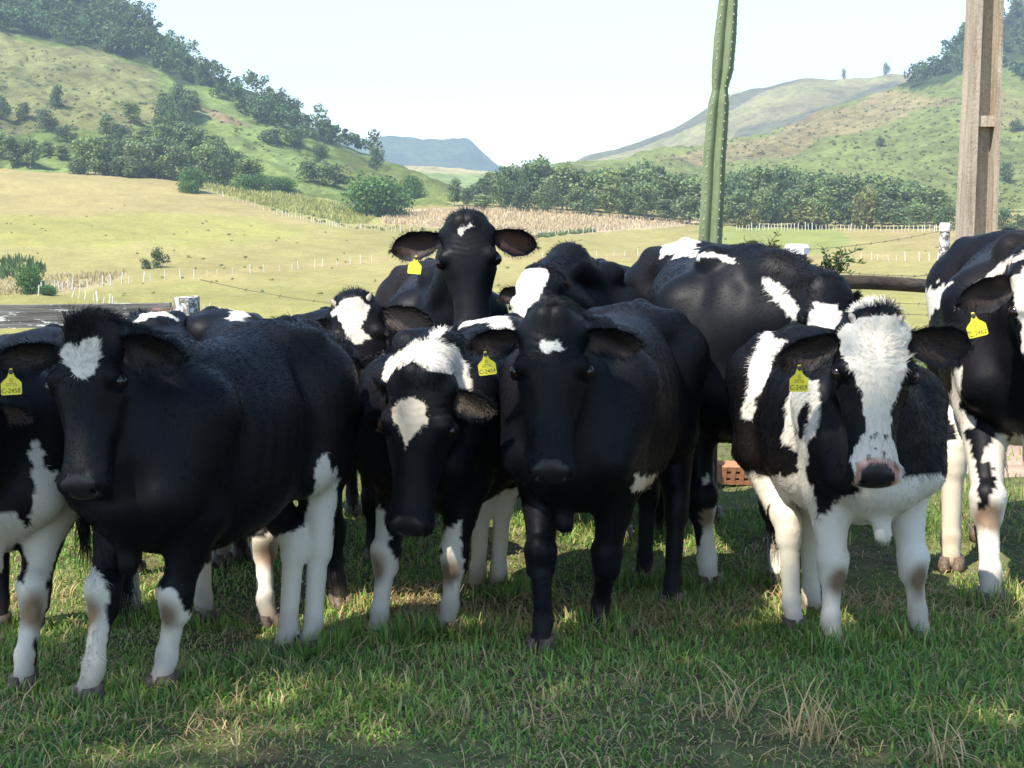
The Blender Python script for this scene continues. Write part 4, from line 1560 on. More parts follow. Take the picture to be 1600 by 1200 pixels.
    neck = [(wi, nm1, 0.085 * s, 0.075 * s * NK, 0.08), (nm1, napeP, 0.075 * s * NK, 0.060 * s * NK, 0.06), (sh, nm2, 0.145 * s, 0.106 * s * NK, 0.08), (nm2, H2W(0.10, 0, -0.24), 0.106 * s * NK, 0.085 * s * NK, 0.06),
            (br, nm3, 0.105 * s, 0.075 * s * NK, 0.08), (nm3, thr, 0.075 * s * NK, 0.055 * s * NK, 0.06)]
    dew = (L2W(0.49, 0, 0.405), nm3 - np.array([0, 0, 0.05 * s]), 0.027 * s, 0.024 * s, 0.05)
    prim_all = prim + neck + [dew,
                              (L2W(-0.36, 0.15 * Wt, 0.935), L2W(-0.30, 0.11 * Wt, 0.91), 0.026 * s, 0.05 * s, 0.09),
                              (L2W(-0.36, -0.15 * Wt, 0.935), L2W(-0.30, -0.11 * Wt, 0.91), 0.026 * s, 0.05 * s, 0.09),
                              (L2W(-0.60, 0.07, 0.90), L2W(-0.56, 0.07, 0.88), 0.03 * s, 0.045 * s, 0.05),
                              (L2W(-0.60, -0.07, 0.90), L2W(-0.56, -0.07, 0.88), 0.03 * s, 0.045 * s, 0.05),
                              (L2W(-0.45, 0, 0.968), L2W(-0.63, 0, 0.925), 0.025 * s, 0.022 * s, 0.05),
                              (L2W(0.36, 0.07, 0.955), L2W(0.20, 0.02, 0.955), 0.045 * s, 0.03 * s, 0.05),
                              (L2W(0.36, -0.07, 0.955), L2W(0.20, -0.02, 0.955), 0.045 * s, 0.03 * s, 0.05)]
    eyes = [H2W(0.345, sg * 0.205 * HW, -0.085) for sg in (1, -1)]
    er = 0.0200 * hl / 0.45
    bellyw = S.get('belly', 1.0)

    def trunk(p):
        q = (p - O) / s
        x = q @ fwd / LL
        y = q @ lft
        z = q[:, 2] - tiltz * x
        xc = np.clip(x, TX[0], TX[-1])
        top = np.interp(xc, *T_TOP)
        bot = np.interp(xc, *T_BOT)
        bot = top - (top - bot) * (1 + (bellyw - 1) * np.exp(-((xc + 0.02) / 0.28) ** 2))
        wid = np.interp(xc, *T_WID) * Wt * (1 + (bellyw - 1) * 0.8 * np.exp(-((xc + 0.02) / 0.28) ** 2))
        c, hh = (top + bot) / 2, (top - bot) / 2
        v = (z - c) / hh
        # narrower towards the spine, fuller below the middle
        wf = wid * (1 - 0.16 * np.clip(v, 0, 1) ** 1.5) * (1 + 0.02 * np.clip(-v, 0, 1))
        k = (np.abs(y / wf) ** 2.6 + np.abs(v) ** 2.6) ** (1 / 2.6)
        d = (k - 1) * np.minimum(wf, hh)
        # faint ribs and a hollow flank
        rib = 0.0016 * np.sin(x * 88 + v * 6) * np.exp(-((x - 0.02) / 0.20) ** 2) * np.exp(-((v - 0.1) / 0.6) ** 2) * (1 if S.get('ribs', True) else 0)
        hollow = 0.030 * np.exp(-((x + 0.23) / 0.07) ** 2) * np.exp(-((v - 0.48) / 0.30) ** 2)
        d = d + hollow - rib
        e = np.abs(x + 0.05) - 0.595
        return smax(d, e * LL, 0.07) * s

    def headf(p):
        q = (p - poll) @ HR.T / hl
        u, v, w = q[:, 0], q[:, 1], q[:, 2]
        uc = np.clip(u, HX[0], HX[-1])
        top = np.interp(uc, *H_TOP)
        bot = np.interp(uc, *H_BOT) * HB
        wid = np.interp(uc, *H_WID) * HW
        c, hh = (top + bot) / 2 + 0.02, (top - bot) / 2
        vv = (w - c) / hh
        jaw = 1 - 0.38 * np.clip(-vv, 0, 1) ** 1.3 * (1 - 0.45 * sstep(0.75, 0.95, uc))
        topn = 1 - 0.26 * np.clip(vv, 0, 1) ** 2 * sstep(0.40, 0.62, uc) * (1 - sstep(0.8, 0.95, uc))
        wf = wid * jaw * topn
        k = (np.abs(v / wf) ** 2.6 + np.abs(vv) ** 2.6) ** (1 / 2.6)
        d = (k - 1) * np.minimum(wf, hh)
        d = smax(d, np.abs(u - 0.47) - 0.545, 0.06)
        av = np.abs(v)
        qq = np.stack([u, av, w], -1)

        def sp(c, r):
            return np.linalg.norm((qq - c), axis=1) - r
        d = smin(d, sp([0.315, 0.165 * HW, -0.052], 0.062), 0.05)                      # brow
        d = smin(d, cone(qq, np.array([0.42, 0.165 * HW, -0.13]), np.array([0.62, 0.118 * HW, -0.15]), 0.035, 0.022), 0.05)   # cheek ridge
        d = smin(d, cone(qq, np.array([0.26, 0.12 * HW, -0.33]), np.array([0.40, 0.105 * HW, -0.36]), 0.065, 0.05), 0.06)      # jaw
        d = smin(d, sp([0.02, 0.05, -0.03], 0.06), 0.06)                               # poll
        d = smin(d, sp([0.095, 0.175 * HW, -0.11], 0.045), 0.06)                       # ear base
        d = smin(d, sp([0.925, 0.085 * HW, -0.085], 0.060), 0.035)                     # nostril wings
        d = smin(d, sp([0.955, 0.03, -0.235], 0.045), 0.04)                            # chin
        # eye opening
        ec = np.array([0.345, 0.205 * HW, -0.085])
        rel = (qq - ec) * np.array([1.0, 1.0, 1.45])
        sock = np.linalg.norm(rel, axis=1)
        d = smin(d, sock - 0.054, 0.02)
        d = smax(d, -(np.linalg.norm((qq - ec - np.array([0, 0.028, 0.010])) * np.array([0.78, 0.8, 1.5]), axis=1) - 0.030), 0.012)
        # nostrils
        nz = (qq - np.array([0.985, 0.083 * HW, -0.088])) @ np.array([[0.8, 0.5, 0], [-0.5, 0.8, 0], [0, 0, 1]]).T
        d = smax(d, -(np.linalg.norm(nz * np.array([0.62, 1.55, 1.0]), axis=1) - 0.030), 0.018)
        # mouth
        mz = w + 0.205 - 0.25 * (0.93 - u) * sstep(1.0, 0.6, u) * 0.3
        d = smax(d, -smax(np.abs(mz) - 0.003, np.abs(u - 0.90) - 0.16, 0.01), 0.012)
        d = d + 0.0018 * np.sin(u * 130 + av * 40) * np.exp(-((u - 0.24) / 0.10) ** 2) * np.exp(-((w + 0.03) / 0.08) ** 2)
        return d * hl

    dmax = 2.2 * s

    def body(p):
        d = trunk(p)
        for (A, B, ra, rb, k) in prim_all:
            d = smin(d, cone(p, A, B, ra, rb), k * s * 0.60)
        return d

    def full(p):
        return smin(body(p), headf(p), 0.055)

    def hu(p):
        return (p - poll) @ HR.T / hl

    loc = (O[0], O[1], gz)
    e = link('cow', None, label=S['label'], cat='cow', group=S.get('group'), loc=loc)
    ev = np.array(loc)
    # bounds
    ext = np.array([L2W(x, y, z) for x in (-0.72, 0.66) for y in (-0.34, 0.34) for z in (0.0, 1.1)] + list(feet.values()) + [poll, muz])
    lo, hi = ext.min(0) - 0.14, ext.max(0) + 0.14
    hb = S.get('res', 0.0125)
    Wb, qb, nb_ = surface(full, lo, hi, hb)
    hh = S.get('hres', 0.006)
    hlo, hhi = np.array([-0.16, -0.32, -0.58]) * hl, np.array([1.12, 0.32, 0.15]) * hl
    Wh, qh, nh = surface(full, hlo, hhi, hh, HR, poll)
    CUT = -0.06
    hbq = hu(Wb)
    inb = (hbq[:, 0] > CUT) & (np.abs(hbq[:, 1]) < 0.30) & (hbq[:, 2] > -0.54) & (hbq[:, 2] < 0.14) & (hbq[:, 0] < 1.1)
    # only drop coarse surface that belongs to the head, keep breast and legs
    nearhead = headf(Wb) < body(Wb) + 0.02
    dropv = inb & nearhead
    qb = qb[~dropv[qb].all(1)]
    hq = hu(Wh)
    keepv = (headf(Wh) < body(Wh) + 0.05) & (hq[:, 0] > CUT - 0.03)
    qh = qh[keepv[qh].all(1)]
    Wv = np.concatenate([Wb, Wh])
    N = np.concatenate([nb_, nh])
    q = np.concatenate([qb, qh + len(Wb)])
    used = np.zeros(len(Wv), bool)
    used[q.ravel()] = True
    remap = np.cumsum(used) - 1
    Wv, N, q = Wv[used], N[used], remap[q]

    # ---- coat colours
    def paint(p, hairy=False):
        n = len(p)
        hq = hu(p)
        ishead = (hq[:, 0] > 0.0) & (np.abs(hq[:, 1]) < 0.34) & (hq[:, 2] > -0.50) & (hq[:, 2] < 0.2) & (hq[:, 0] < 1.12)
        ii_ = np.flatnonzero(ishead)
        if len(ii_):
            ishead[ii_[headf(p[ii_]) > 0.018]] = False
        ppx, ppy = proj(p)
        e1 = noiseN(p, 2) * 3.0 + noiseN(p, 4) * 1.6
        e2 = noiseN(p + 5, 2) * 3.0 + noiseN(p + 5, 4) * 1.6
        ppx, ppy = ppx + e1, ppy + e2
        lq = (p - O) / s
        lx = lq @ fwd
        lz = lq[:, 2]
        col = np.tile(BLACK, (n, 1))
        for reg, tone, poly in S.get('marks', []):
            m = inpoly(ppx, ppy, poly)
            if reg == 'head':
                m &= ishead & (hq[:, 2] > -0.30)
            elif reg == 'body':
                m &= ~ishead
            elif reg == 'front':
                m &= ~ishead & (lx > 0.1)
            elif reg == 'hind':
                m &= ~ishead & (lx < -0.05)
            elif reg == 'top':
                m &= ~ishead & (lz > 0.72)
            col[m] = {'w': WHITE, 'c': CREAM, 'b': BLACK, 'p': PINK, 'm': BROWN, 'g': WHITE * 0.6}[tone]
        if 'all' in S:
            col = S['all'](col, lx, lq @ lft, lz, ishead, hq)
        white = col.sum(1) > 0.5
        # brown knees and muddy feet on white legs
        for (Kn, Ft, F, kind) in legzone:
            dk = np.linalg.norm((p - Kn - fwd * 0.045 * s + np.array([0, 0, 0.035 * s])) * np.array([1, 1, 0.7]), axis=1)
            if kind == 'f':
                k = np.clip(1.6 - dk / (0.030 * s) + 0.25 * noiseN(p, 2), 0, 1) * 0.95
            else:
                k = 0
            df = np.linalg.norm((p - F)[:, :2], axis=1)
            mud = np.clip(1.15 - (p[:, 2] - F[2]) / (0.10 * s) + 0.25 * noiseN(p, 2), 0, 1) * (df < 0.12 * s) * 0.75
            k = np.maximum(k, 0)
            kk = (k * white)[:, None] if np.ndim(k) else 0
            col = col * (1 - kk) + BROWN * kk
            mm = (mud * np.where(white, 1, 0.12))[:, None]
            col = col * (1 - mm) + MUD * mm
        # warm cream on poll centre and faint grubbiness
        dirt = np.clip(noiseN(p, 3) * 0.5 + 0.25, 0, 1) * np.where(white, 0.26, 0)
        low = np.clip(0.42 - lz, 0, 0.42) * np.where(white, 0.45, 0) * (~ishead) * (0.6 + 0.6 * np.clip(noiseN(p, 1), -0.5, 1))
        col = col * (1 - (dirt + low)[:, None] * np.array([0.35, 0.6, 1.0]))
        # muzzle
        av_ = np.abs(hq[:, 1])
        nose = (hq[:, 0] > 0.885 + 0.9 * np.clip(av_ - 0.055, 0, 1) + 0.006 * noiseN(p, 2)) & (av_ < 0.108 - 0.25 * np.clip(-0.12 - hq[:, 2], 0, 1)) & (hq[:, 2] > -0.195)
        nc = S.get('nose', NOSE)
        if ishead.any():
            if S.get('pinknose'):
                ring = ishead & (hq[:, 0] > 0.862 + 0.015 * noiseN(p, 2) + 0.5 * np.clip(av_ - 0.09, 0, 1)) & (av_ < 0.128) & (hq[:, 2] > -0.17) & (hq[:, 2] < 0.1)
                col[ring] = PINK * (0.8 + 0.25 * noiseN(p[ring], 4))[:, None]
                core = (nose & (av_ < 0.10)) | (nose & (hq[:, 2] < -0.10) & (np.abs(hq[:, 1]) < 0.1))
                col[core] = nc
            else:
                col[nose & ishead] = nc
        wet = (nose & ishead).astype(float)
        if S.get('pinknose'):
            fl = ishead & (hq[:, 0] > 0.70) & (hq[:, 0] < 0.90) & (np.abs(hq[:, 1]) < 0.07) & (noiseN(p * 1.3, 4) > 1.0) & (hq[:, 2] > -0.1)
            col[fl] = np.array([0.05, 0.035, 0.03])
        return np.clip(col, 0.003, 0.9), wet

    col, wet = paint(Wv)
    sun_fade(col, Wv)
    # under the hairs the skin of black coats is drawn the same black
    me = mesh_np('body', Wv - ev, q, [M_coat], attrs={'col': col, 'wet': wet})
    link('body', me, e)

    # ---- hair
    r = np.random.default_rng(S.get('seed', 1))
    nh_ = S.get('hairs', 20000)
    tri = np.concatenate([q[:, [0, 1, 2]], q[:, [0, 2, 3]]])
    ar = np.linalg.norm(np.cross(Wv[tri[:, 1]] - Wv[tri[:, 0]], Wv[tri[:, 2]] - Wv[tri[:, 0]]), axis=1) / 2
    cq = hu(Wv[tri[:, 0]])
    ishd = (cq[:, 0] > -0.05) & (np.abs(cq[:, 1]) < 0.34) & (cq[:, 2] > -0.5) & (cq[:, 2] < 0.2) & (cq[:, 0] < 1.1)
    wgt = ar * np.where(ishd, 3.2, 1.0)
    wgt = wgt / wgt.sum()
    ti = r.choice(len(tri), nh_, p=wgt)
    b = r.random((nh_, 2))
    fl = b.sum(1) > 1
    b[fl] = 1 - b[fl]
    w3 = np.stack([1 - b.sum(1), b[:, 0], b[:, 1]], -1)
    rt = (Wv[tri[ti]] * w3[:, :, None]).sum(1)
    nn = (N[tri[ti]] * w3[:, :, None]).sum(1)
    nn /= np.linalg.norm(nn, axis=1)[:, None]
    hc, wt = paint(rt)
    sun_fade(hc, rt)
    keep = wt < 0.5
    rt, nn, hc = rt[keep], nn[keep], hc[keep]
    n = len(rt)
    hq = hu(rt)
    ish = (hq[:, 0] > -0.03) & (np.abs(hq[:, 1]) < 0.34) & (hq[:, 2] > -0.5) & (hq[:, 2] < 0.2) & (hq[:, 0] < 1.12)
    down = np.array([0, 0, -1.0])
    fb = np.tile(-fwd * 0.75 + down * 0.7, (n, 1))
    # neck and shoulders: hair runs from head towards the body
    lx = ((rt - O) / s) @ fwd
    lz = ((rt - O) / s)[:, 2]
    legm = lz < 0.45
    fb[legm] = down + fwd * -0.15
    # head: radiates from a whorl on the forehead
    wh = H2W(0.30, 0, 0.01)
    rad_ = rt - wh
    rad_ /= np.linalg.norm(rad_, axis=1)[:, None] + 1e-6
    hd = rad_ * 0.7 + U * np.where(hq[:, 0] > 0.3, 0.6, -0.35)[:, None] + 0.25 * V * np.sign(hq[:, 1])[:, None]
    fb = np.where(ish[:, None], hd, fb)
    cl = np.stack([NZ[1](rt), NZ[1](rt + 3), NZ[1](rt + 7)], -1)
    cl2 = np.stack([NZ[2](rt), NZ[2](rt + 3), NZ[2](rt + 7)], -1)
    shag = S.get('shag', 1.0)
    d = fb + cl * 0.28 + cl2 * 0.22 * shag + r.normal(size=(n, 3)) * 0.12
    d -= nn * (d * nn).sum(1)[:, None]
    d /= np.linalg.norm(d, axis=1)[:, None] + 1e-6
    ln = np.where(ish, 0.011, 0.016) * shag
    ln = np.where(legm, 0.010, ln)
    lift = np.where(ish, 0.17, 0.20)
    # longer hair along the crest of neck and on the poll
    crest = np.exp(-((rt - (wi * 0.4 + napeP * 0.6)) @ unit(np.cross(fwd, [0, 0, 1]))) ** 2 / (0.07 * s) ** 2) * sstep(0.1, 0.8, nn[:, 2]) * (lx > 0.25)
    ln = ln + crest * 0.018 * S.get('mane', 1.0)
    lift = lift + crest * 0.5
    tw_ = 0.105 if S.get('tuft', 0.03) > 0.04 else 0.15
    tuft = ish & (np.abs(hq[:, 1]) < tw_) & ((hc.sum(1) < 0.5) | (S.get('tuft', 0.03) < 0.03)) & (hq[:, 0] < 0.13) & (np.abs(hq[:, 1]) < 0.15)
    tl = S.get('tuft', 0.03)
    ln = np.where(tuft, tl * r.uniform(0.5, 1.1, n), ln)
    lift = np.where(tuft, 0.9 if tl > 0.03 else 0.32, lift)
    belly = (lz < 0.55) & (lz > 0.38) & (nn[:, 2] < -0.2)
    ln = np.where(belly, 0.022, ln)
    ln = ln * r.uniform(0.6, 1.25, n)
    rr = np.where(ish, 0.00050, 0.00070) * (20000 / max(nh_, 12000)) ** 0.35 * 1.35
    lift = lift * r.uniform(0.6, 1.4, n)
    dirn = d * np.cos(lift)[:, None] + nn * np.sin(lift)[:, None]
    if tl > 0.03:
        upw = np.array([0, 0, 1.0]) * 1.0 + V * r.normal(size=(n, 1)) * 0.35 + Wd * 0.2
        dirn = np.where(tuft[:, None], upw / np.linalg.norm(upw, axis=1)[:, None], dirn)
    p0 = rt - nn * 0.001
    p1 = p0 + dirn * (ln * 0.33)[:, None]
    bend = (d * 0.8 + down * 0.15)
    p2 = p1 + (dirn * 0.75 + bend * 0.25) * (ln * 0.33)[:, None]
    p3 = p2 + (dirn * 0.5 + bend * 0.5) * (ln * 0.34)[:, None]
    hc = hc * r.uniform(0.75, 1.25, (n, 1))
    bl = hc.sum(1) < 0.1
    tip = bl & (r.random(n) < 0.25)
    hc[tip] = hc[tip] * np.array([2.6, 2.0, 1.4])
    allh = [(np.stack([p0, p1, p2, p3], 1), rr, hc)]

    # ---- ears
    earL = S.get('ear', 0.20) * hl / 0.45
    for sg, key in ((1, 'earl'), (-1, 'earr')):
        es = S.get(key, {})
        if es is None:
            continue
        root = H2W(0.115, sg * 0.165 * HW, -0.13)
        if 'tip' in es:
            tp = P(*es['tip'])
            ed = unit(tp - root)
            L_ = np.linalg.norm(tp - root) * 0.90
        else:
            dr = es.get('dir', (0.05, 1.0, -0.25))
            ed = unit(U * dr[0] + V * sg * dr[1] + Wd * dr[2])
            L_ = earL
        on = es.get('open', (0.75, 0.10, 0.9))
        op = U * on[0] + V * sg * on[1] + Wd * on[2]
        if on[2] >= 0.7:
            op = np.array([-sin(fa), -cos(fa), -0.12]) + V * sg * 0.15
        op = unit(op - ed * (op @ ed))
        sd = np.cross(op, ed)
        wE = es.get('w', 0.30) * L_
        v, f, c, Q, T, n0 = ear_mesh(L_, wE, es.get('cup', 1.0), es.get('inner', (0.035, 0.024, 0.02)), 1)
        RE = np.array([ed, sd, op])
        vw = v @ RE + root
        me = mesh_np('ear', vw - ev, f, [M_coat], attrs={'col': c})
        eo = link('ear', me, e)
        # ear hair: back, rim fringe, inner
        top, bot = vw[:n0], vw[n0:]
        kk = int(es.get('hair', 900) * 1.8)
        ii = r.integers(0, n0, kk)
        side = r.random(kk) < 0.45
        base = np.where(side[:, None], top[ii], bot[ii]) + r.normal(size=(kk, 3)) * 0.003
        q_ = Q[ii]
        dd = ed * 0.8 + sd * (q_ * 0.9)[:, None] + op * np.where(side, 0.5, -0.25)[:, None] + r.normal(size=(kk, 3)) * 0.2
        dd /= np.linalg.norm(dd, axis=1)[:, None]
        ll = np.where(np.abs(q_) > 0.8, 0.018, 0.014) * r.uniform(0.5, 1.3, kk) * (0.5 + L_ / 0.35)
        cc = np.where((side & (np.abs(q_) < 0.7))[:, None], np.array(es.get('ihair', (0.022, 0.016, 0.012))), BLACK * 1.2) * r.uniform(0.6, 1.4, (kk, 1))
        P0 = base
        allh.append((np.stack([P0, P0 + dd * (ll * 0.33)[:, None], P0 + (dd * 0.66 + down * 0.03) * ll[:, None], P0 + (dd * 0.97 + down * 0.1) * ll[:, None]], 1), np.full(kk, 0.0006), cc))
        if 'tag' in es:
            tgm = tag_mesh(es['tag'], es.get('blank', False))
            at = root + RE.T @ np.array([L_ * es.get('tagx', 0.5), wE * es.get('tagy', -0.1) * 1.0, 0.012 + es.get('tagz', 0.0)])
            if 'tagat' in es:
                at = P(*es['tagat'])
            to = link('ear_tag', tgm, eo)
            tsc = es.get('tags', 1.0)
            # face the print roughly the way the ear opens, hanging down
            fy = unit(es.get('tagn', (0.15, -1, 0.15)))
            zz = unit(np.array([es.get('taglean', 0.0), 0, 1.0]) - fy * (np.array([es.get('taglean', 0.0), 0, 1.0]) @ fy))
            xx = np.cross(fy, zz)
            M = Matrix((xx * tsc, fy * tsc, zz * tsc)).transposed().to_4x4()
            M.translation = Vector(at - ev)
            to.matrix_local = M
    # ---- eyes
    uv = np.linspace(0, pi, 11)
    for sg, c0 in zip((1, -1), eyes):
        mb = MB()
        cc = c0 + V * sg * 0.003 + Wd * 0.002
        ps = [(cos(t)) for t in uv]
        mb.tube([cc + U * er * p for p in ps], [max(1e-4, er * sin(t)) for t in uv], 16, caps=False)
        link('eye', mb.mesh('eye', M_eye, True, loc), e)
    # ---- horns
    for sg in (1, -1):
        if S.get('horn'):
            h0 = H2W(0.035, sg * 0.125, -0.04)
            hd_ = unit(V * sg * 0.65 - U * 0.75 + Wd * 0.05)
            Lh = S['horn']
            mb = MB()
            mb.tube([h0, h0 + hd_ * Lh * 0.45, h0 + hd_ * Lh * 0.8 + [0, 0, Lh * 0.06], h0 + hd_ * Lh + [0, 0, Lh * 0.1]], [0.013, 0.012, 0.008, 0.002], 10)
            link('horn', mb.mesh('horn', M_horn, True, loc), e)
    # ---- hooves
    for k, F in feet.items():
        mb = MB()
        for sg in (1, -1):
            c = F + lft * sg * 0.019 * s
            n_ = 10
            V_ = []
            for (zz_, rx, ry, off_) in ((0.0, 0.050, 0.021, 0.034), (0.020, 0.045, 0.021, 0.030), (0.045, 0.036, 0.020, 0.020)):
                for j in range(n_):
                    t = 2 * pi * j / n_
                    V_.append(c + fwd * (off_ + rx * cos(t)) * s + lft * ry * sin(t) * s + np.array([0, 0, zz_ * s]))
            f = [(i * n_ + j, i * n_ + (j + 1) % n_, (i + 1) * n_ + (j + 1) % n_, (i + 1) * n_ + j) for i in range(2) for j in range(n_)]
            f += [tuple(range(20, 30)), tuple(reversed(range(10)))]
            mb.add(V_, f)
        link('hoof', mb.mesh('hoof', M_hoof, True, loc), e)
    # ---- tail with switch
    t0 = L2W(-0.645, 0, 0.925)
    sw = S.get('tailsw', 0.03)
    tp = [t0, t0 - fwd * 0.035 * s - np.array([0, 0, 0.05 * s]), t0 - fwd * 0.05 * s - np.array([0, 0, 0.25 * s]) + lft * sw * 0.3, t0 - fwd * 0.045 * s - np.array([0, 0, 0.50 * s]) + lft * sw * 0.8, t0 - fwd * 0.04 * s - np.array([0, 0, 0.62 * s]) + lft * sw]
    tt = np.linspace(0, 4, 14)
    tpi = np.stack([np.interp(tt, range(5), [q_[i] for q_ in tp]) for i in range(3)], -1)
    mb = MB()
    mb.tube(tpi, np.interp(tt, range(5), [0.030 * s, 0.020 * s, 0.013 * s, 0.010 * s, 0.007 * s]), 10)
    tm = mb.mesh('tail', M_coat, True, loc)
    tcol = S.get('tailcol', BLACK)
    at_ = tm.attributes.new('col', 'FLOAT_COLOR', 'POINT')
    at_.data.foreach_set('color', np.tile([*(S.get('tailtop', BLACK)), 1], len(tm.vertices)).astype(np.float32))
    link('tail', tm, e)
    m = 380
    tb = tpi[-4:][r.integers(0, 4, m)] + r.normal(size=(m, 3)) * 0.006
    dd = down + r.normal(size=(m, 3)) * 0.10
    ll = r.uniform(0.10, 0.26, m) * s
    allh.append((np.stack([tb + dd * (ll * k)[:, None] + r.normal(size=(m, 3)) * 0.006 * (k > 0) for k in (0, 0.33, 0.66, 1)], 1), np.full(m, 0.0012), np.tile(tcol, (m, 1)) * r.uniform(0.6, 1.3, (m, 1))))
    hairs(allh, 'coat_hair', e, M_hair)
    pj = lambda w: tuple(int(round(float(k))) for k in proj(np.array(w)))
    print('COW', S['label'][:40], 'withers', pj(L2W(0.3, 0, 0.99)), 'hip', pj(L2W(-0.33, 0, 1.0)), 'pin', pj(L2W(-0.63, 0, 0.9)), 'chest', pj(L2W(0.45, 0, 0.45)),
          'shoulderL', pj(L2W(0.33, 0.22, 0.7)), 'R', pj(L2W(0.33, -0.22, 0.7)), 'bellyL', pj(L2W(0, 0.27, 0.6)), 'R', pj(L2W(0, -0.27, 0.6)), 'hl %.2f' % hl,
          'U.fwd', np.round(U, 2), 'feet', {k: pj(v) for k, v in feet.items()}, 'tris', len(q) * 2)
    return e
# ------------------------------------------------------------------ the herd
GRP = None
COWS = []
COWS.append(dict(label='black cow at the front left with a white heart-shaped star and tall tuft', s=1.08, yaw=24, front=(214, 3.90), face=12,
    feet={'fr': (140, 3.78), 'fl': (256, 3.93), 'hl': (487, 4.42), 'hr': (448, 4.40)}, len=0.82, neck=0.88,
    poll=(128, 505, 3.82), muzzle=(116, 770, 3.64), tuft=0.062, seed=3, hairs=62000, res=0.0132, hres=0.0055, ear=0.20,
    earr=dict(tip=(-22, 572, 3.80), open=(0.75, 0.1, 0.9), tag='C-2458', taglean=-0.04, tagn=(0.1, -1, 0.25), tagat=(17, 578, 3.80), tags=0.95, w=0.26), earl=dict(tip=(290, 566, 3.70), open=(0.75, 0.1, 0.95), w=0.26, inner=(0.010, 0.007, 0.006), cup=0.9),
    belly=1.03, marks=[
        ('head', 'w', [(93, 545), (112, 538), (124, 543), (130, 532), (152, 528), (161, 540), (156, 560), (145, 578), (130, 591), (117, 586), (101, 568)]),
        ('front', 'w', [(104, 845), (120, 852), (138, 868), (150, 890), (166, 905), (168, 1110), (90, 1110), (112, 930)]),
        ('front', 'w', [(232, 915), (262, 918), (280, 930), (296, 960), (296, 1110), (205, 1110)]),
        ('hind', 'w', [(497, 720), (512, 706), (524, 740), (527, 800), (516, 900), (500, 1080), (425, 1080), (422, 850), (440, 835), (468, 822), (485, 780)])]))
COWS.append(dict(label='all-black cow facing us near the middle with a small white forehead spot and yellow tag', s=1.13, yaw=19, front=(896, 4.62), face=4,
    feet={'fr': (848, 4.42), 'fl': (938, 4.72), 'hl': (1050, 5.15), 'hr': (1006, 5.6)}, len=0.95, w=1.0,
    poll=(862, 488, 4.42), muzzle=(860, 748, 4.25), tuft=0.010, seed=4, hairs=60000, res=0.0132, hres=0.0055,
    earr=dict(tip=(722, 545, 4.45), open=(0.75, 0.1, 0.9), tag='C-2454', taglean=-0.10, tagn=(0.2, -1, 0.2), tagat=(758, 551, 4.38), tags=0.98, w=0.26, cup=0.95), earl=dict(tip=(1012, 545, 4.36), open=(0.75, 0.1, 0.95), w=0.26, inner=(0.010, 0.007, 0.006)),
    marks=[('head', 'w', [(845, 536), (850, 530), (872, 529), (884, 543), (875, 549), (866, 548), (860, 557), (849, 553)]),
           ('body', 'c', [(990, 742), (1028, 744), (1010, 762), (988, 768)])]))
COWS.append(dict(label='shaggy black and white heifer at the right with a broad white blaze and pink-edged nose', s=1.04, yaw=-11, front=(1372, 4.45), face=-2,
    feet={'fr': (1300, 4.40), 'fl': (1436, 4.50), 'hl': (1268, 4.95), 'hr': (1238, 4.72)}, len=0.80, w=1.04, leg=1.04,
    poll=(1372, 492, 4.28), muzzle=(1374, 756, 4.13), tuft=0.014, seed=5, hairs=70000, res=0.0132, hres=0.0052, shag=1.45, mane=1.5, horn=0.030, pinknose=True, hw=1.04,
    earr=dict(tip=(1204, 575, 4.32), open=(0.75, 0.1, 0.9), tag='C-2459', taglean=0.05, tagn=(0.3, -1, 0.1), tagat=(1249, 572, 4.22), tags=1.08, w=0.26), earl=dict(tip=(1534, 548, 4.34), open=(0.75, 0.1, 0.9), w=0.30, cup=0.9),
    marks=[('head', 'w', [(1306, 522), (1322, 502), (1345, 492), (1395, 490), (1430, 502), (1440, 520), (1424, 538), (1412, 580), (1404, 625), (1392, 660), (1396, 690), (1412, 715), (1425, 745), (1395, 765), (1335, 765), (1328, 722), (1342, 690), (1352, 655), (1346, 612), (1328, 575), (1314, 550)]),
           ('body', 'w', [(1318, 498), (1340, 474), (1372, 462), (1405, 474), (1436, 498), (1420, 500), (1380, 489), (1345, 492)]),
           ('body', 'w', [(1160, 650), (1172, 560), (1190, 525), (1205, 508), (1205, 528), (1228, 528), (1216, 552), (1204, 580), (1186, 620), (1172, 665)]),
           ('body', 'w', [(1222, 690), (1226, 640), (1238, 596), (1282, 592), (1288, 625), (1278, 670), (1262, 700), (1262, 735), (1290, 790), (1282, 810), (1320, 775), (1332, 768), (1340, 755), (1380, 745), (1475, 742), (1492, 800), (1500, 1060), (1140, 1060), (1150, 735), (1180, 735), (1200, 748), (1222, 746), (1246, 736), (1250, 712), (1240, 700)]),
           ('body', 'b', [(1247, 650), (1256, 632), (1266, 628), (1264, 660), (1256, 690), (1246, 672)]),
           ('body', 'b', [(1264, 735), (1275, 700), (1330, 700), (1345, 745), (1336, 778), (1318, 772), (1312, 775), (1290, 790), (1282, 808)]),
           ('any', 'b', [(1298, 514), (1318, 494), (1345, 482), (1380, 477), (1420, 486), (1455, 506), (1448, 514), (1420, 500), (1380, 490), (1345, 496), (1322, 507), (1306, 524)]),
           ('hind', 'b', [(1198, 790), (1212, 790), (1214, 830), (1212, 880), (1200, 870)])]))
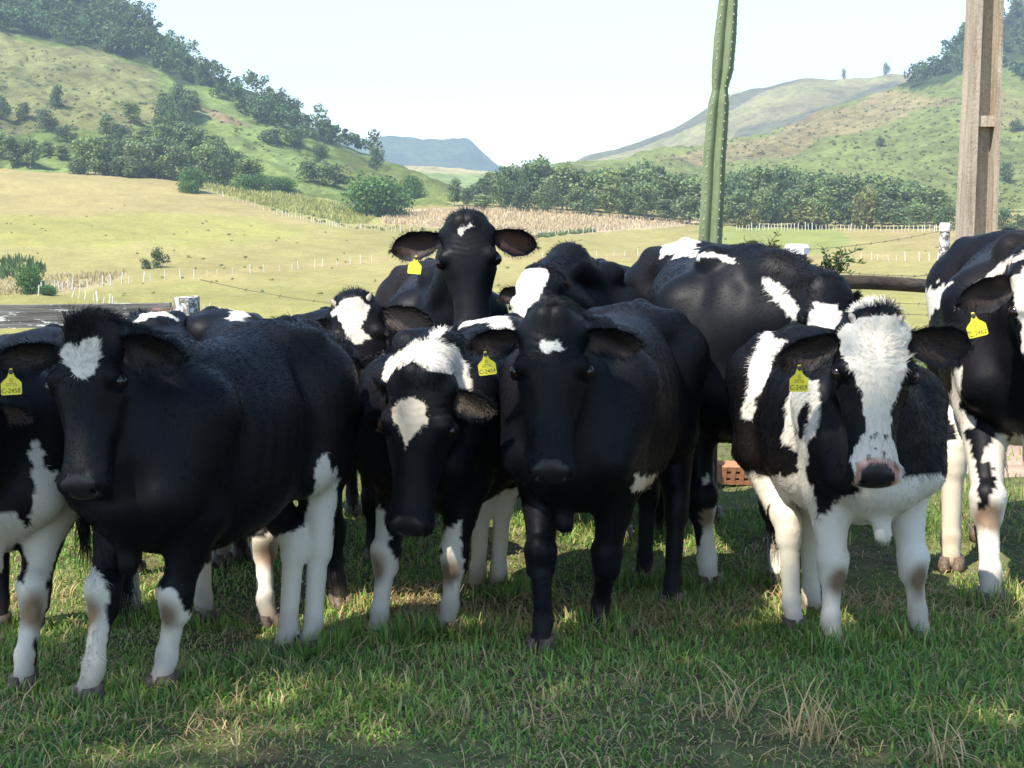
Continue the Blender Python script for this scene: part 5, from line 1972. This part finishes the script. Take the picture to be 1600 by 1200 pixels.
COWS.append(dict(label='black calf with lowered head, cream teardrop on its forehead and white collar round its neck', s=1.09, yaw=22, front=(660, 4.78), face=10,
    feet={'fr': (592, 4.66), 'fl': (702, 4.76), 'hl': (778, 5.42), 'hr': (746, 5.40)}, len=0.90, leg=1.0,
    poll=(655, 580, 4.48), muzzle=(632, 836, 4.38), tuft=0.020, seed=6, hairs=52000, res=0.0132, hres=0.0055, shag=1.3, mane=0.7, jaw=1.0, neck=1.15, hw=1.0,
    earr=dict(tip=(580, 598, 4.62), open=(0.2, 0.9, -0.1), w=0.26, cup=1.0), earl=dict(tip=(776, 648, 4.46), open=(0.75, 0.1, 0.9), w=0.30, inner=(0.06, 0.042, 0.028), ihair=(0.10, 0.075, 0.05)),
    marks=[('head', 'c', [(615, 636), (625, 627), (645, 622), (664, 627), (671, 640), (666, 658), (652, 676), (637, 692), (628, 674), (619, 660)]),
           ('body', 'w', [(597, 606), (602, 575), (622, 548), (650, 532), (684, 530), (712, 545), (732, 585), (742, 628), (720, 634), (706, 606), (684, 590), (665, 575), (646, 566), (626, 576), (610, 590)]),
           ('body', 'w', [(660, 532), (690, 510), (720, 500), (750, 488), (778, 470), (806, 518), (790, 520), (760, 508), (725, 508), (700, 518), (676, 534)]),
           ('hind', 'w', [(690, 768), (730, 776), (770, 772), (810, 760), (820, 960), (690, 960)]),
           ('front', 'w', [(572, 788), (600, 800), (604, 850), (622, 880), (624, 1020), (555, 1020), (565, 850)]),
           ('front', 'w', [(690, 838), (722, 812), (726, 870), (722, 1020), (672, 1020), (680, 900)])]))
COWS.append(dict(label='tall black cow in the middle raising its head above the herd, blank yellow ear tag', s=1.23, yaw=-8, front=(702, 6.75), face=3, len=1.0,
    poll=(727, 342, 6.35), muzzle=(738, 520, 6.20), hlen=0.53, tuft=0.024, seed=7, hairs=26000, res=0.015, hres=0.0075, neck=1.0, hw=1.14,
    earr=dict(tip=(600, 396, 6.42), open=(0.75, 0.1, 0.9), tag='', blank=True, taglean=0.07, tagn=(-0.25, -1, 0.2), tagat=(650, 401, 6.30), tags=1.08, w=0.28, inner=(0.05, 0.03, 0.024), hair=500), earl=dict(tip=(848, 390, 6.42), open=(0.75, 0.1, 0.9), w=0.30, inner=(0.09, 0.045, 0.03), hair=500),
    marks=[('head', 'w', [(713, 356), (720, 352), (728, 354), (734, 351), (744, 353), (736, 357), (729, 359), (722, 362)])]))
COWS.append(dict(label='small cow with horn buds and a wide white blaze, left of the raised black head', s=1.05, yaw=-12, front=(540, 5.95), face=4, len=0.9,
    poll=(548, 468, 5.62), muzzle=(572, 640, 5.48), tuft=0.012, seed=8, hairs=20000, res=0.016, hres=0.007, horn=0.040, pinknose=True, hw=1.18,
    earr=dict(tip=(478, 520, 5.70), w=0.25, hair=400), earl=dict(tip=(686, 515, 5.66), open=(0.75, 0.1, 0.8), w=0.30, inner=(0.10, 0.075, 0.06), ihair=(0.16, 0.13, 0.11), hair=700),
    marks=[('head', 'w', [(521, 488), (530, 472), (545, 462), (562, 462), (574, 478), (570, 495), (566, 508), (575, 532), (560, 540), (546, 532), (537, 508), (527, 496)]),
           ('head', 'w', [(556, 618), (590, 612), (592, 640), (556, 640)])]))
COWS.append(dict(label='black cow looking left with a slanting white face stripe, behind the middle black cow', s=1.27, yaw=6, w=0.80, front=(920, 6.35), face=28, len=0.80, crest=0.09, tilt=0.02,
    poll=(838, 424, 5.90), muzzle=(806, 566, 5.66), tuft=0.012, seed=9, hairs=18000, res=0.016, hres=0.008, roll=0,
    earr=dict(tip=(773, 470, 6.0), w=0.30, hair=300), earl=dict(tip=(895, 446, 5.92), w=0.24, hair=300, inner=(0.008, 0.006, 0.006)),
    marks=[('head', 'w', [(800, 436), (816, 416), (838, 410), (858, 422), (852, 450), (836, 474), (826, 502), (812, 520), (800, 500), (782, 468)])]))
COWS.append(dict(label='big black cow with white tail-head and white neck stripe, head low behind the white-crested heifer', s=1.38, yaw=-4, front=(1142, 5.65), face=-3, len=0.92, w=0.95,
    feet={'fr': (1104, 5.5), 'fl': (1214, 5.55)}, poll=(1292, 446, 5.35), muzzle=(1298, 590, 5.15), tuft=0.015, seed=10, hairs=34000, res=0.015, hres=0.007, horn=0.035, mane=2.2, crest=0.03, neck=1.1,
    earr=dict(tip=(1222, 478, 5.45), w=0.25, hair=300), earl=dict(tip=(1352, 462, 5.45), open=(0.75, 0.1, 0.7), w=0.26, hair=400),
    marks=[('head', 'w', [(1268, 462), (1276, 450), (1290, 446), (1304, 450), (1311, 462), (1306, 484), (1318, 492), (1322, 520), (1256, 520), (1262, 492), (1274, 484)]),
           ('top', 'w', [(1026, 402), (1040, 376), (1062, 368), (1082, 372), (1092, 382), (1076, 396), (1052, 402)]),
           ('top', 'w', [(1055, 400), (1090, 391), (1130, 398), (1160, 412), (1130, 407), (1092, 398), (1062, 404)]),
           ('body', 'w', [(1186, 438), (1200, 430), (1222, 446), (1244, 470), (1252, 500), (1232, 502), (1220, 478), (1204, 456)]),
           ('front', 'w', [(1118, 715), (1170, 690), (1180, 740), (1140, 735), (1128, 760), (1116, 745)]),
           ('front', 'w', [(1096, 742), (1108, 738), (1106, 760), (1098, 758)]),
           ('front', 'w', [(1098, 800), (1120, 785), (1142, 782), (1142, 830), (1128, 850), (1130, 940), (1075, 940), (1086, 860), (1096, 845)]),
           ('front', 'w', [(1196, 830), (1240, 830), (1240, 950), (1190, 950)])]))
COWS.append(dict(label='big black and white cow cut off by the right edge, white streak over its neck', s=1.40, yaw=13, front=(1600, 5.30), face=2, len=0.86, w=1.0,
    feet={'fr': (1546, 5.05), 'hr': (1482, 5.8), 'fl': (1668, 5.2), 'hl': (1528, 6.3)}, poll=(1640, 402, 4.95), muzzle=(1655, 640, 4.75), seed=11, hairs=34000, res=0.0155, hres=0.008, tuft=0.02,
    earr=dict(tip=(1488, 482, 4.95), open=(0.75, 0.2, 0.8), tag='C-2462', tagat=(1520, 490, 4.88), tags=1.15, taglean=-0.35, tagn=(-0.5, -1, 0.1), w=0.28, hair=500), earl=dict(hair=100),
    marks=[('head', 'w', [(1578, 432), (1600, 415), (1640, 405), (1680, 420), (1680, 640), (1610, 640), (1602, 560), (1590, 490)]),
           ('body', 'w', [(1428, 520), (1438, 462), (1462, 450), (1470, 440), (1472, 448), (1492, 438), (1470, 468), (1452, 500), (1436, 525)]),
           ('body', 'w', [(1492, 486), (1500, 470), (1520, 450), (1560, 416), (1610, 388), (1610, 396), (1565, 424), (1530, 456), (1512, 474), (1496, 484)]),
           ('body', 'w', [(1484, 600), (1490, 575), (1508, 572), (1500, 600), (1500, 640), (1520, 648), (1526, 672), (1490, 676), (1480, 640)]),
           ('body', 'w', [(1462, 676), (1480, 690), (1500, 672), (1518, 690), (1526, 740), (1530, 800), (1536, 750), (1540, 708), (1550, 690), (1562, 672), (1574, 692), (1590, 676), (1604, 690), (1760, 660), (1760, 1010), (1440, 1010)]),
           ('front', 'b', [(1528, 738), (1540, 722), (1554, 722), (1560, 750), (1550, 775), (1540, 800), (1530, 800)])]))
COWS.append(dict(label='black and white cow cut off by the left edge of the view', s=1.05, yaw=-6, front=(5, 4.10), face=14, len=0.95,
    feet={'fl': (34, 3.93), 'hl': (52, 4.85), 'fr': (-75, 3.95), 'hr': (0, 4.9)}, poll=(-68, 612, 3.95), muzzle=(-84, 820, 3.68), seed=12, hairs=22000, res=0.013, hres=0.008,
    earl=dict(tip=(52, 658, 3.97), open=(0.75, 0.1, 0.9), w=0.34, inner=(0.07, 0.045, 0.035), ihair=(0.10, 0.07, 0.055)), earr=dict(hair=50),
    marks=[('body', 'w', [(44, 682), (60, 688), (72, 740), (100, 740), (130, 790), (80, 880), (70, 1000), (30, 1000), (36, 900), (48, 820), (52, 760)]),
           ('front', 'w', [(-60, 835), (-10, 800), (20, 800), (44, 822), (46, 870), (30, 850), (16, 872), (22, 905), (36, 905), (46, 935), (60, 1080), (-60, 1080)])]))
COWS.append(dict(label='black cow turned away behind the front left cow, white patch on its tail-head', s=1.10, yaw=172, front=(262, 5.9), face=175, len=0.92,
    feet={'hl': (206, 5.02), 'hr': (318, 4.95)}, poll=(230, 560, 6.5), muzzle=(225, 640, 6.85), hlen=0.42, seed=13, hairs=20000, res=0.015, hres=0.012, tailtop=BLACK, tuft=0.01,
    marks=[('top', 'w', [(205, 505), (222, 490), (246, 483), (270, 489), (278, 500), (250, 496), (225, 500)]),
           ('hind', 'w', [(185, 890), (232, 885), (240, 990), (180, 990)]),
           ('hind', 'w', [(300, 905), (312, 890), (334, 875), (350, 1000), (290, 1000)])]))
COWS.append(dict(label='black cow hidden by the rump of the front left cow, white patch on its back', s=1.12, yaw=-32, front=(468, 5.30), face=-20, len=0.95, mane=1.8,
    feet={'fr': (415, 4.98), 'fl': (528, 5.25), 'hr': (346, 6.0), 'hl': (376, 6.1)}, poll=(528, 545, 5.02), muzzle=(540, 700, 4.86), seed=14, hairs=16000, res=0.015, hres=0.009,
    earl=dict(tip=(602, 556, 5.02), open=(0.90, 0.1, 0.3), w=0.30, inner=(0.16, 0.14, 0.13), ihair=(0.30, 0.27, 0.25)), earr=dict(hair=50),
    marks=[('top', 'w', [(345, 502), (360, 484), (382, 482), (392, 494), (375, 500)]),
           ('front', 'w', [(395, 840), (440, 835), (445, 1000), (385, 1000)]),
           ('hind', 'g', [(335, 850), (360, 850), (362, 960), (330, 960)])]))

for S in COWS:
    make_cow(S)

# ------------------------------------------------------------------ the tree behind the camera that shades the near half of the herd
def shade_tree():
    r = np.random.default_rng(23)
    base = np.array([-5.5, -4.4, float(ground_z(-5.5, -4.4))])
    e = link('shade_tree', None, label='spreading tree behind the viewer that throws the foreground into shade', cat='tree', loc=tuple(base))
    cs, rs, ct = [], [], []
    k = SUN_DIR[:2] / SUN_DIR[2]
    # clumps stand where their shade falls on the foreground
    for i in range(200):
        z = r.uniform(8.5, 12.0)
        gx = r.uniform(-4.2, 4.6)
        edge = 4.78 - 0.10 * gx
        gy = r.uniform(-1.0, edge - 0.5)
        cs.append(np.array([gx, gy, 0]) + np.array([k[0] * z, k[1] * z, z]))
        q = r.uniform(0.6, 1.0)
        rs.append((q, q, q * 0.6))
        ct.append(98)
    for gx in np.arange(-4.2, 4.7, 0.42):
        z = r.uniform(8.8, 11.0)
        gy = 4.78 - 0.10 * gx - 0.45 + r.normal() * 0.10
        cs.append(np.array([gx, gy, 0]) + np.array([k[0] * z, k[1] * z, z]))
        rs.append((0.5, 0.45, 0.4))
        ct.append(120)
    v, f, c = leaf_cloud(cs, rs, ct, 0.13, (0.06, 0.10, 0.03), 0.4, 24, hollow=0.2)
    link('crown', mesh_np('crown', v - base, f, [M_leaf], smooth=False, attrs={'col': c}), e)
    mb = MB()
    mb.tube([base - [0, 0, 0.4], base + [0.1, 0, 3.0], base + [0.05, 0.1, 7.4]], [0.42, 0.30, 0.24], 12)
    for c_ in cs[:200:7]:
        m_ = base + [0, 0, r.uniform(5.0, 7.4)]
        mb.tube([m_, (m_ + c_) / 2 + [0, 0, 0.5], c_], [0.13, 0.08, 0.02], 6)
    link('trunk', mb.mesh('trunk', M_bark, True, tuple(base)), e)


shade_tree()

# ------------------------------------------------------------------ grass
def blades(name, n, region, hmin, hmax, w, colfn, seed, lean=0.5, label='', cat='grass', curl=0.5, clump=True, weight=None, lie=0.0):
    r = np.random.default_rng(seed)
    xs, ys = region(r, n * 3)
    q = np.stack([xs, ys, 0 * xs], -1)
    dens = 0.85 + 0.3 * wav(seed + 50, 12, 2, 9)(q)
    if weight is not None:
        dens = weight(q, dens)
    keep = r.random(len(xs)) < np.clip(dens, 0.02, 1)
    xs, ys, q = xs[keep][:n], ys[keep][:n], q[keep][:n]
    n = len(xs)
    z = ground_z(xs, ys) - 0.004
    hv = 0.72 + 0.4 * np.clip(wav(seed + 51, 10, 3, 9)(q), -1, 1)
    h = r.uniform(hmin, hmax, n) * hv
    a = r.uniform(0, 2 * pi, n)
    ca = wav(seed + 52, 8, 3, 10)(q) * 3
    a = np.where(r.random(n) < 0.3, ca + r.normal(size=n) * 0.9, a)
    ln = np.abs(r.normal(size=n)) * lean + 0.1 + lie
    d = np.stack([np.cos(a), np.sin(a), 0 * a], -1)
    up = np.array([0, 0, 1.0])
    fa = a + pi / 2 + r.normal(size=n) * 0.6
    s = np.stack([np.cos(fa), np.sin(fa), 0 * a], -1) * (w * r.uniform(0.6, 1.3, n))[:, None]
    b = np.stack([xs, ys, z], -1)
    ang1, ang2, ang3 = ln * 0.6, ln * (1 + curl), ln * (1 + 2.2 * curl)
    def st(p, ang, l):
        return p + (d * np.sin(ang)[:, None] + up * np.cos(ang)[:, None]) * l[:, None]
    ang2 = np.minimum(ang2, 1.9)
    ang3 = np.minimum(ang3, 2.3)
    m1 = st(b, ang1, h * 0.4)
    m2 = st(m1, ang2, h * 0.35)
    tp = st(m2, ang3, h * 0.3)
    V = np.stack([b - s, b + s, m1 - s * 0.9, m1 + s * 0.9, m2 - s * 0.6, m2 + s * 0.6, tp], 1).reshape(-1, 3)
    o = (np.arange(n) * 7)[:, None]
    F4 = np.concatenate([o + np.array([0, 1, 3, 2]), o + np.array([2, 3, 5, 4])])
    F3 = o + np.array([4, 5, 6])
    C = colfn(r, n, q)
    C = np.repeat(C, 7, 0)
    me = mesh_np(name, V, [F4, F3], [M_blade], smooth=False, attrs={'col': C})
    link(name, me, label=label, cat=cat, kind='stuff')


def reg_near(r, n):
    y = 1.75 + (7.0 - 1.75) * r.random(n) ** 1.35
    x = (r.random(n) * 2 - 1) * (0.44 * y + 0.35)
    return x, y


def reg_far(r, n):
    y = 6.2 + 9.5 * r.random(n) ** 1.1
    x = (r.random(n) * 2 - 1) * (0.40 * y + 0.7)
    return x, y


def reg_front(r, n):
    y = 1.9 + 3.6 * r.random(n) ** 1.1
    x = (r.random(n) * 2 - 1) * (0.42 * y + 0.35)
    return x, y


def reg_feet(r, n):
    f = np.array(FEET)
    i = r.integers(0, len(f), n)
    a = r.uniform(0, 2 * pi, n)
    d = 0.035 + 0.10 * r.random(n) ** 0.8
    return f[i, 0] + np.cos(a) * d, f[i, 1] + np.sin(a) * d - 0.03


TUFTS = [(P(a_, b_, 3.0)[0] * k_ / 3.0, k_) for a_, b_, k_ in [(350, 1130, 2.75), (905, 1090, 2.95), (862, 985, 3.55), (700, 1010, 3.6), (1285, 1040, 3.45), (480, 1170, 2.6), (1250, 1150, 2.7),
                                                            (640, 1060, 3.1), (1130, 1010, 3.6), (1470, 1060, 3.3), (1560, 1130, 2.8), (1000, 960, 3.9), (150, 1150, 2.7), (760, 1130, 2.8)]]


def reg_tuft(r, n):
    f = np.array(TUFTS)
    i = r.integers(0, len(f), n)
    return f[i, 0] + r.normal(size=n) * 0.045, f[i, 1] + r.normal(size=n) * 0.035


def green(r, n, q):
    t = r.random((n, 1))
    c = np.array([0.120, 0.265, 0.040]) * (1 - t) + np.array([0.330, 0.440, 0.090]) * t
    m = wav(77, 8, 1.5, 5)(q)[:, None]
    c = c * (0.85 + 0.25 * m)
    dry = (r.random((n, 1)) < 0.07 + 0.12 * np.clip(m, 0, 1))
    c = np.where(dry, np.array([0.52, 0.41, 0.18]) * (0.7 + 0.5 * t), c)
    blue = r.random((n, 1)) < 0.12
    c = np.where(blue & ~dry, np.array([0.09, 0.20, 0.060]), c)
    return np.clip(c, 0.01, 1)


def straw(r, n, q):
    t = r.random((n, 1))
    return np.array([0.60, 0.44, 0.22]) * (0.55 + 0.7 * t) * np.array([1, 0.98, 0.92])


def patchy(q, d):
    return np.clip(wav(91, 12, 1.5, 5)(q) * 1.2 - 0.15, 0.12, 1)


blades('grass', 132000, reg_near, 0.025, 0.070, 0.0030, green, 1, 1.0, 'short thick green grass under and in front of the cows', curl=0.6)
blades('yard_grass', 27000, reg_far, 0.05, 0.13, 0.0035, green, 2, 0.5, 'sunlit green grass behind the cows up to the fence', curl=0.6)
blades('dry_straw', 21000, reg_front, 0.05, 0.13, 0.0018, straw, 3, 1.0, 'dry straw-coloured stalks lying among the green grass', curl=0.45, weight=patchy, lie=0.4)
blades('hoof_grass', 9000, reg_feet, 0.055, 0.11, 0.0026, green, 6, 0.45, 'taller grass standing round the hooves of the herd', curl=0.4)
blades('straw_tufts', 620, reg_tuft, 0.10, 0.20, 0.0024, straw, 8, 0.8, 'pale tangled straw tufts in the near grass', curl=0.3, lie=0.35)
blades('dead_grass', 15000, reg_near, 0.03, 0.09, 0.0018, straw, 5, 0.9, 'short matted dead grass at the foot of the green blades', curl=0.5, lie=0.7)
# ------------------------------------------------------------------ air over the valley
M_haze = bpy.data.materials.new('haze')
M_haze.use_nodes = True
nt = M_haze.node_tree
nt.nodes.clear()
ou = nt.nodes.new('ShaderNodeOutputMaterial')
pv = nt.nodes.new('ShaderNodeVolumePrincipled')
pv.inputs['Color'].default_value = (0.68, 0.84, 1.0, 1)
pv.inputs['Density'].default_value = 0.00021
pv.inputs['Anisotropy'].default_value = 0.1
nt.links.new(pv.outputs[0], ou.inputs['Volume'])
if HAZE:
    link('haze', hz.mesh('haze', M_haze), kind='stuff', label='pale blue air over the valley')
